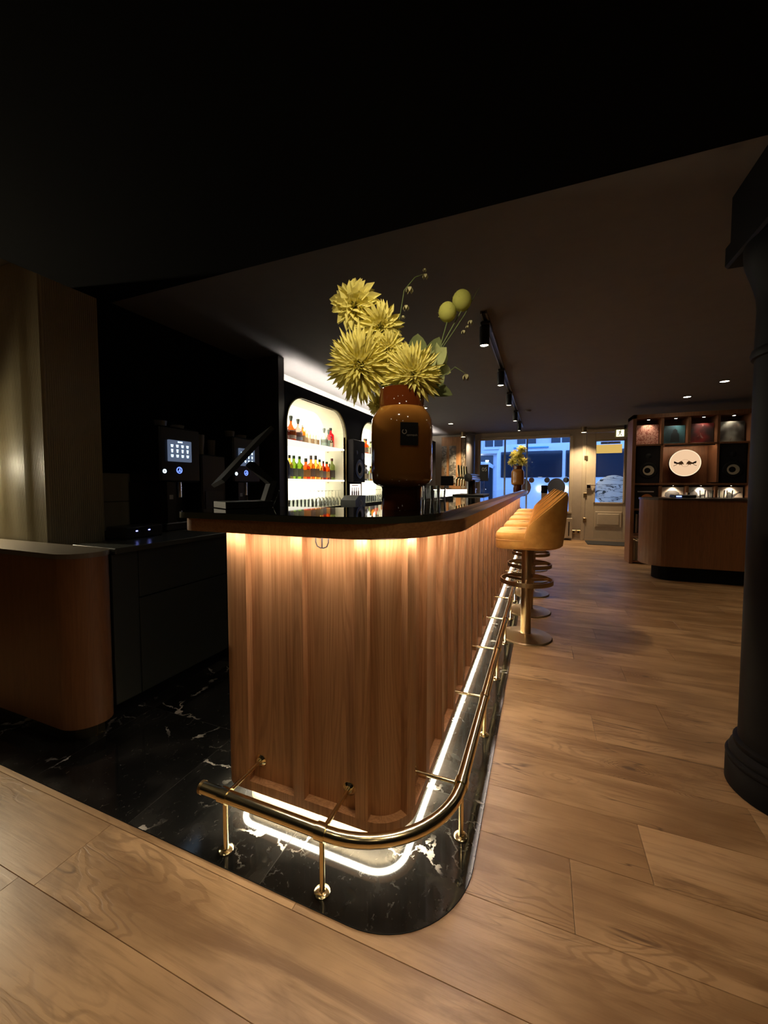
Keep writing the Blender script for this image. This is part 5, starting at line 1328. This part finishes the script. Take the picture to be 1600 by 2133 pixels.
for k in range(4):
    a, b = cols[k] + 0.03, cols[k + 1] - 0.022
    if k == 0: a += 0.01
    o = MB().box(a + 0.005, b - 0.005, SY + 0.10, SY + 0.104, 1.885, 1.885 + (b - a) - 0.01).build('record_sleeve', prints[k]); tag(o, plabs[k], 'record sleeve', 'record sleeves on the top row')
    t = thing('shelf_spotlight', 'tiny spotlight in %s compartment of the top row' % ('the first', 'the second', 'the third', 'the fourth')[k], 'spotlight', ((a + b) / 2, SY + 0.04, 2.275), 'shelf spotlights')
    MB().cyl(((a + b) / 2, SY + 0.04, 0), 0.022, 2.262, 2.2795, 16).build('housing', M['black'], t)
    MB().lathe([(0.0, 2.2605), (0.018, 2.261)], 16, ((a + b) / 2, SY + 0.04, 0), cap=False).build('lens', emis('shelf_lens', (1, .86, .66), 14.0), t)
    add_light('shelf_lamp', 'SPOT', ((a + b) / 2, SY + 0.035, 2.255), 1.6, (1, 0.8, 0.6), t, 0.012, (R(16), 0, 0), R(95), 0.7)
silh = plain('print_black', (0.02, 0.018, 0.018), 0.6)
MB().plate([(-.06, -.12), (.06, -.12), (.05, .0), (.03, .03), (.03, .06), (0, .085), (-.03, .06), (-.03, .03), (-.05, .0)], (1.90, SY + 0.0995, 2.03), X3, Z3, 0.0004).build('figure_print', plain('print_deep', (0.012, 0.02, 0.025), .6), bpy.data.objects['record_sleeve.001'])
# round lit emblem with two charging bulls
em = thing('round_lit_sign', 'round glowing cream sign with two charging bulls in the shelf centre', 'sign', (2.05, SY + 0.2, 1.58))
sc_ = Vector((2.063, SY + 0.16, 1.590))
MB().cyl((sc_.x, 0, sc_.z), 0.205, SY + 0.18, SY + 0.24, 48, axis=1).build('housing', plain('sign_dark', (0.06, 0.04, 0.03), 0.5), em)
mb = MB(); disc(mb, (sc_.x, SY + 0.1795, sc_.z), X3, Z3, 0.20, -0.001, 56) ; mb.build('lit_face', emis('emblem_glow', (1.0, 0.66, 0.40), 0.44), em)
mb = MB(); ring_poly(mb, (sc_.x, SY + 0.1770, sc_.z), X3, Z3, 0.196, 0.205, 0, 2 * PI, 56, -0.002); mb.build('lit_rim', emis('emblem_rim', (1.0, 0.80, 0.52), 0.6), em)
bull = [(-.150, -.045), (-.118, -.032), (-.112, -.018), (-.118, -.008), (-.132, -.004), (-.138, .012), (-.134, .022), (-.140, .024), (-.146, .012), (-.140, -.008), (-.125, -.014), (-.092, .000), (-.060, .022), (-.050, .028), (-.036, .018), (-.020, -.002),
        (-.022, -.012), (-.012, -.024), (-.020, -.028), (-.032, -.020), (-.040, -.024), (-.030, -.034), (-.044, -.036), (-.056, -.026), (-.062, -.036), (-.078, -.036), (-.068, -.024), (-.090, -.022), (-.105, -.022), (-.112, -.036), (-.146, -.052)]
bmat = plain('emblem_brown', (0.09, 0.045, 0.012), 0.6)
for s in (-1, 1):
    pl = [(s * a, b + 0.004) for a, b in bull]
    if s < 0: pl = pl[::-1]
    MB().plate(pl, (sc_.x, SY + 0.1765, sc_.z), X3, Z3, 0.0008 * (1)).build('bull_silhouette', bmat, em)
mb = MB(); ring_poly(mb, (sc_.x, SY + 0.1768, sc_.z - 0.002), X3, Z3, 0.0535, 0.056, R(25), R(155), 24, 0.0006); ring_poly(mb, (sc_.x, SY + 0.1768, sc_.z - 0.002), X3, Z3, 0.0535, 0.056, R(215), R(325), 20, 0.0006); mb.build('sun_outline', plain('emblem_tan', (0.45, 0.24, 0.12), 0.6), em)
# lamps washing the centre compartment
cl = thing('shelf_light_bar', 'slim light bar above the round sign in the shelf', 'light bar', (2.06, SY + 0.08, 1.85))
MB().box(1.76, 2.38, SY + 0.010, SY + 0.05, 1.842, 1.8555, 0.001).build('profile', M['black'], cl)
MB().box(1.77, 2.37, SY + 0.0501, SY + 0.056, 1.844, 1.8545).build('diffuser', emis('bar_glow', (1, .75, .5), 26.0), cl)
for k, (cx_, lab) in enumerate(((1.550, 'black loudspeaker with bright crescent cone left of the round sign'), (2.605, 'black loudspeaker with dim crescent cone right of the round sign'))):
    t = thing('loudspeaker', lab, 'loudspeaker', (cx_, SY + 0.1, 1.29), 'shelf loudspeakers')
    MB().box(cx_ - 0.165, cx_ + 0.155, SY + 0.03, SY + 0.34, 1.278, 1.852, 0.008).build('cabinet', plain('speaker_black', (0.018, 0.016, 0.018), 0.7, 0.0, **{'Specular IOR Level': 0.15}), t)
    MB().lathe([(0.0, SY + 0.035), (0.06, SY + 0.030), (0.105, SY + 0.018), (0.12, SY + 0.022), (0.125, SY + 0.031)], 32, (cx_, 0, 1.475), axis=1).build('woofer', M['black'], t)
    mb = MB(); ring_poly(mb, (cx_, SY + 0.0165, 1.475), X3, Z3, 0.042, 0.075, 0, 2 * PI, 36, -0.002, shift=-0.015 if k == 0 else -0.012); mb.build('crescent_ring', plain('cone_pale', (0.55, 0.48, 0.36), 0.6) , t)
    MB().lathe([(0.0, SY + 0.024), (0.03, SY + 0.026), (0.042, SY + 0.031)], 24, (cx_, 0, 1.70), axis=1).build('tweeter', M['black'], t)
# third row: poster with orange disc and three pale prints
po = thing('poster', 'black poster with orange disc in the third row of the shelf', 'poster', (1.53, SY + 0.1, 0.87))
MB().box(1.375, 1.695, SY + 0.06, SY + 0.064, 0.876, 1.225).build('sheet', plain('poster_black', (0.02, 0.018, 0.016), 0.5), po)
mb = MB(); disc(mb, (1.55, SY + 0.0595, 1.02), X3, Z3, 0.085, 0.0006, 32); mb.build('orange_disc', plain('poster_orange', (0.75, 0.30, 0.10), 0.6), po)
MB().box(1.42, 1.64, SY + 0.0592, SY + 0.0598, 1.135, 1.153).build('headline', M['paper'], po)
pale = plain('print_pale', (0.66, 0.56, 0.44), 0.6); pale2 = plain('print_cool', (0.56, 0.55, 0.5), 0.6)
shapes = [[[(-.10, .0), (-.09, .05), (-.04, .085), (.04, .085), (.09, .05), (.10, .0), (.06, -.03), (-.06, -.03)], [(-.05, -.05), (.09, -.04), (.07, -.12), (-.06, -.12)]],
          [[(-.14, .0), (-.12, .06), (-.08, .10), (-.03, .05), (-.02, .0), (.02, .02), (.06, .03), (.06, .0), (-.02, -.02)], [(.03, -.05), (.13, -.05), (.13, -.11), (.03, -.11)]],
          [[(-.02, -.12), (.03, -.12), (.04, -.03), (.11, .05), (.105, .06), (.03, .02), (.02, .05), (-.01, .065), (-.03, .04), (-.04, .0), (-.05, -.04)], [(.10, .04), (.14, .05), (.12, .075)]]]
for k in range(3):
    a, b = cols[k + 1] + 0.025, cols[k + 2] - 0.025
    t = thing('framed_print', ('pale print with dark cap shape, third row of the shelf', 'pale print with grey sketch shapes, third row of the shelf', 'pale print with small dark figure, third row at the right')[k], 'print', ((a + b) / 2, SY + 0.1, 0.88), 'pale prints on the third row')
    MB().box(a, b, SY + 0.08, SY + 0.085, 0.876, 1.215).build('sheet', pale if k != 1 else pale2, t)
    for q in shapes[k]: MB().plate(q, ((a + b) / 2, SY + 0.0797, 1.08), X3, Z3, 0.0004).build('print_shape', plain('print_grey', (0.10, 0.09, 0.085), .6), t)
    l_ = thing('shelf_spotlight', 'tiny spotlight above the %s pale print of the third row' % ('first', 'second', 'third')[k], 'spotlight', ((a + b) / 2, SY + 0.03, 1.235), 'shelf spotlights')
    MB().cyl(((a + b) / 2, SY + 0.03, 0), 0.016, 1.238, 1.2478, 14).build('housing', M['black'], l_)
    MB().lathe([(0.0, 1.2365), (0.013, 1.237)], 14, ((a + b) / 2, SY + 0.03, 0), cap=False).build('lens', emis('shelf_lens', (1, .86, .66), 14.0), l_)
    add_light('shelf_lamp', 'SPOT', ((a + b) / 2, SY + 0.028, 1.232), 2.4, (1, 0.82, 0.6), l_, 0.01, (R(12), 0, 0), R(110), 0.7)
# records and books low in the left column
for k in range(9):
    o = MB().box(1.40 + 0.033 * k, 1.424 + 0.033 * k, SY + 0.03, SY + 0.33, 0.485, 0.485 + 0.30 - 0.012 * (k % 3)).build('record', plain('spine_%d' % (k % 4), ((.30, .26, .2), (.10, .04, .03), (.22, .2, .17), (.35, .3, .24))[k % 4], 0.6)); tag(o, 'upright record spine, %s from the left in the fourth row of the shelf' % ('first', 'second', 'third', 'fourth', 'fifth', 'sixth', 'seventh', 'eighth', 'ninth')[k], 'record', 'records in the fourth row')
for k in range(4):
    o = MB().box(1.38 + 0.035 * k, 1.408 + 0.035 * k, SY + 0.03, SY + 0.33, 0.046, 0.046 + 0.33 - 0.02 * (k % 2)).build('book', plain('book_%d' % k, ((.36, .28, .18), (.24, .2, .14), (.32, .26, .18), (.04, .035, .03))[k], 0.7)); tag(o, 'tall book, %s from the left at the bottom of the shelf' % ('first', 'second', 'third', 'fourth')[k], 'book', 'books at the bottom of the shelf')
ll = thing('shelf_light_bar', 'slim light bar under the lowest left shelf board', 'light bar', (1.53, SY + 0.03, 0.45))
MB().box(1.38, 1.68, SY + 0.03, SY + 0.045, 0.447, 0.4555).build('diffuser', emis('low_bar', (1, .78, .5), 7.0), ll)
MB().box(1.37, 1.69, SY + 0.025, SY + 0.03, 0.445, 0.4555).build('profile', M['black'], ll)
# --- rounded desk in front of the shelf
dk = thing('rounded_desk', 'rounded dark wooden desk on a recessed black plinth in front of the shelf', 'desk', (2.0, 6.2, 0))
def stadium(x0, x1, y0, y1, n=16):
    r_ = (y1 - y0) / 2; pts = []
    for k in range(n + 1):
        a = PI / 2 + PI * k / n; pts.append((x0 + r_ + r_ * .75 * math.cos(a) - r_ * .25, y0 + r_ + r_ * math.sin(a)))
    return pts + [(x1, y0), (x1, y1)]
deskwood = make_veneer('desk_wood', (0.20, 0.088, 0.034), (0.11, 0.045, 0.017), 0.45)
MB().prism(stadium(1.26, 3.2, 6.0, 6.62), 0.20, 1.055).build('body', deskwood, dk)
MB().prism(stadium(1.25, 3.2, 5.985, 6.635), 1.055, 1.08).build('top', plain('desk_top', (0.04, 0.028, 0.022), 0.3), dk)
MB().prism(stadium(1.42, 3.1, 6.13, 6.5), 0.002, 0.20).build('plinth', M['blackmatt'], dk)
for k in range(4):
    tumbler(1.95 + 0.10 * k, 6.3 + 0.05 * (k % 2), 1.081, 0.034, 0.10, '%s clear tumbler from the left on the rounded desk' % ('first', 'second', 'third', 'fourth')[k], 'tumblers on the desk')
mx_ = thing('mixer', 'small dark mixer with a blue lit knob on the rounded desk', 'mixer', (1.75, 6.3, 1.08))
MB().box(1.62, 1.86, 6.2, 6.42, 1.081, 1.12, 0.008).build('case', M['black'], mx_)
MB().cyl((1.78, 6.26, 0), 0.025, 1.12, 1.15, 16).build('knob', M['chrome'], mx_)
MB().box(1.64, 1.70, 6.196, 6.199, 1.092, 1.108).build('lit_display', emis('mixer_blue', (0.3, 0.4, 1.0), 1.2), mx_)
for k in range(3):
    tumbler(2.42 + 0.06 * k, 6.2, 1.081, 0.022, 0.09 + 0.03 * (k % 2), '%s small glass near the right end of the rounded desk' % ('left', 'middle', 'right')[k], 'small glasses on the desk')
# --- dark round column at the right edge
cn = thing('cast_column', 'thick dark round column with moulded base at the right edge', 'column', (0.95, 2.014, 0))
cc_ = (0.95, 2.014, 0)
MB().lathe([(0.0, 0.001), (0.200, 0.001), (0.203, 0.004), (0.203, 0.10), (0.199, 0.106)], 56, cc_).build('plinth', M['navy'], cn)
MB().lathe([(0.199, 0.106), (0.2035, 0.112), (0.2045, 0.122), (0.199, 0.131), (0.193, 0.134), (0.194, 0.142), (0.190, 0.155), (0.180, 0.164), (0.178, 0.170), (0.181, 0.176), (0.181, 0.190), (0.176, 0.195), (0.1663, 0.20)], 56, cc_, cap=False).build('base_moulding', M['navy'], cn)
MB().lathe([(0.1663, 0.20), (0.1663, 1.75)], 56, cc_, cap=False).build('shaft', M['navy'], cn)
MB().lathe([(0.1663, 1.75), (0.176, 1.754), (0.180, 1.77), (0.176, 1.786), (0.168, 1.79), (0.166, 1.95), (0.170, 2.0), (0.182, 2.05), (0.198, 2.10), (0.21, 2.14), (0.213, 2.17), (0.213, 2.20)], 56, cc_, cap=False).build('capital', M['navy'], cn)
MB().box(0.95 - 0.215, 0.95 + 0.215, 2.014 - 0.215, 2.014 + 0.215, 2.20, 2.299, 0.01).build('abacus', M['navy'], cn)
MB().box(0.95 - 0.2, 0.95 + 0.2, 2.014 - 0.2, 2.014 + 0.2, 2.299, CZ - 0.001).build('top_block', M['navy'], cn)
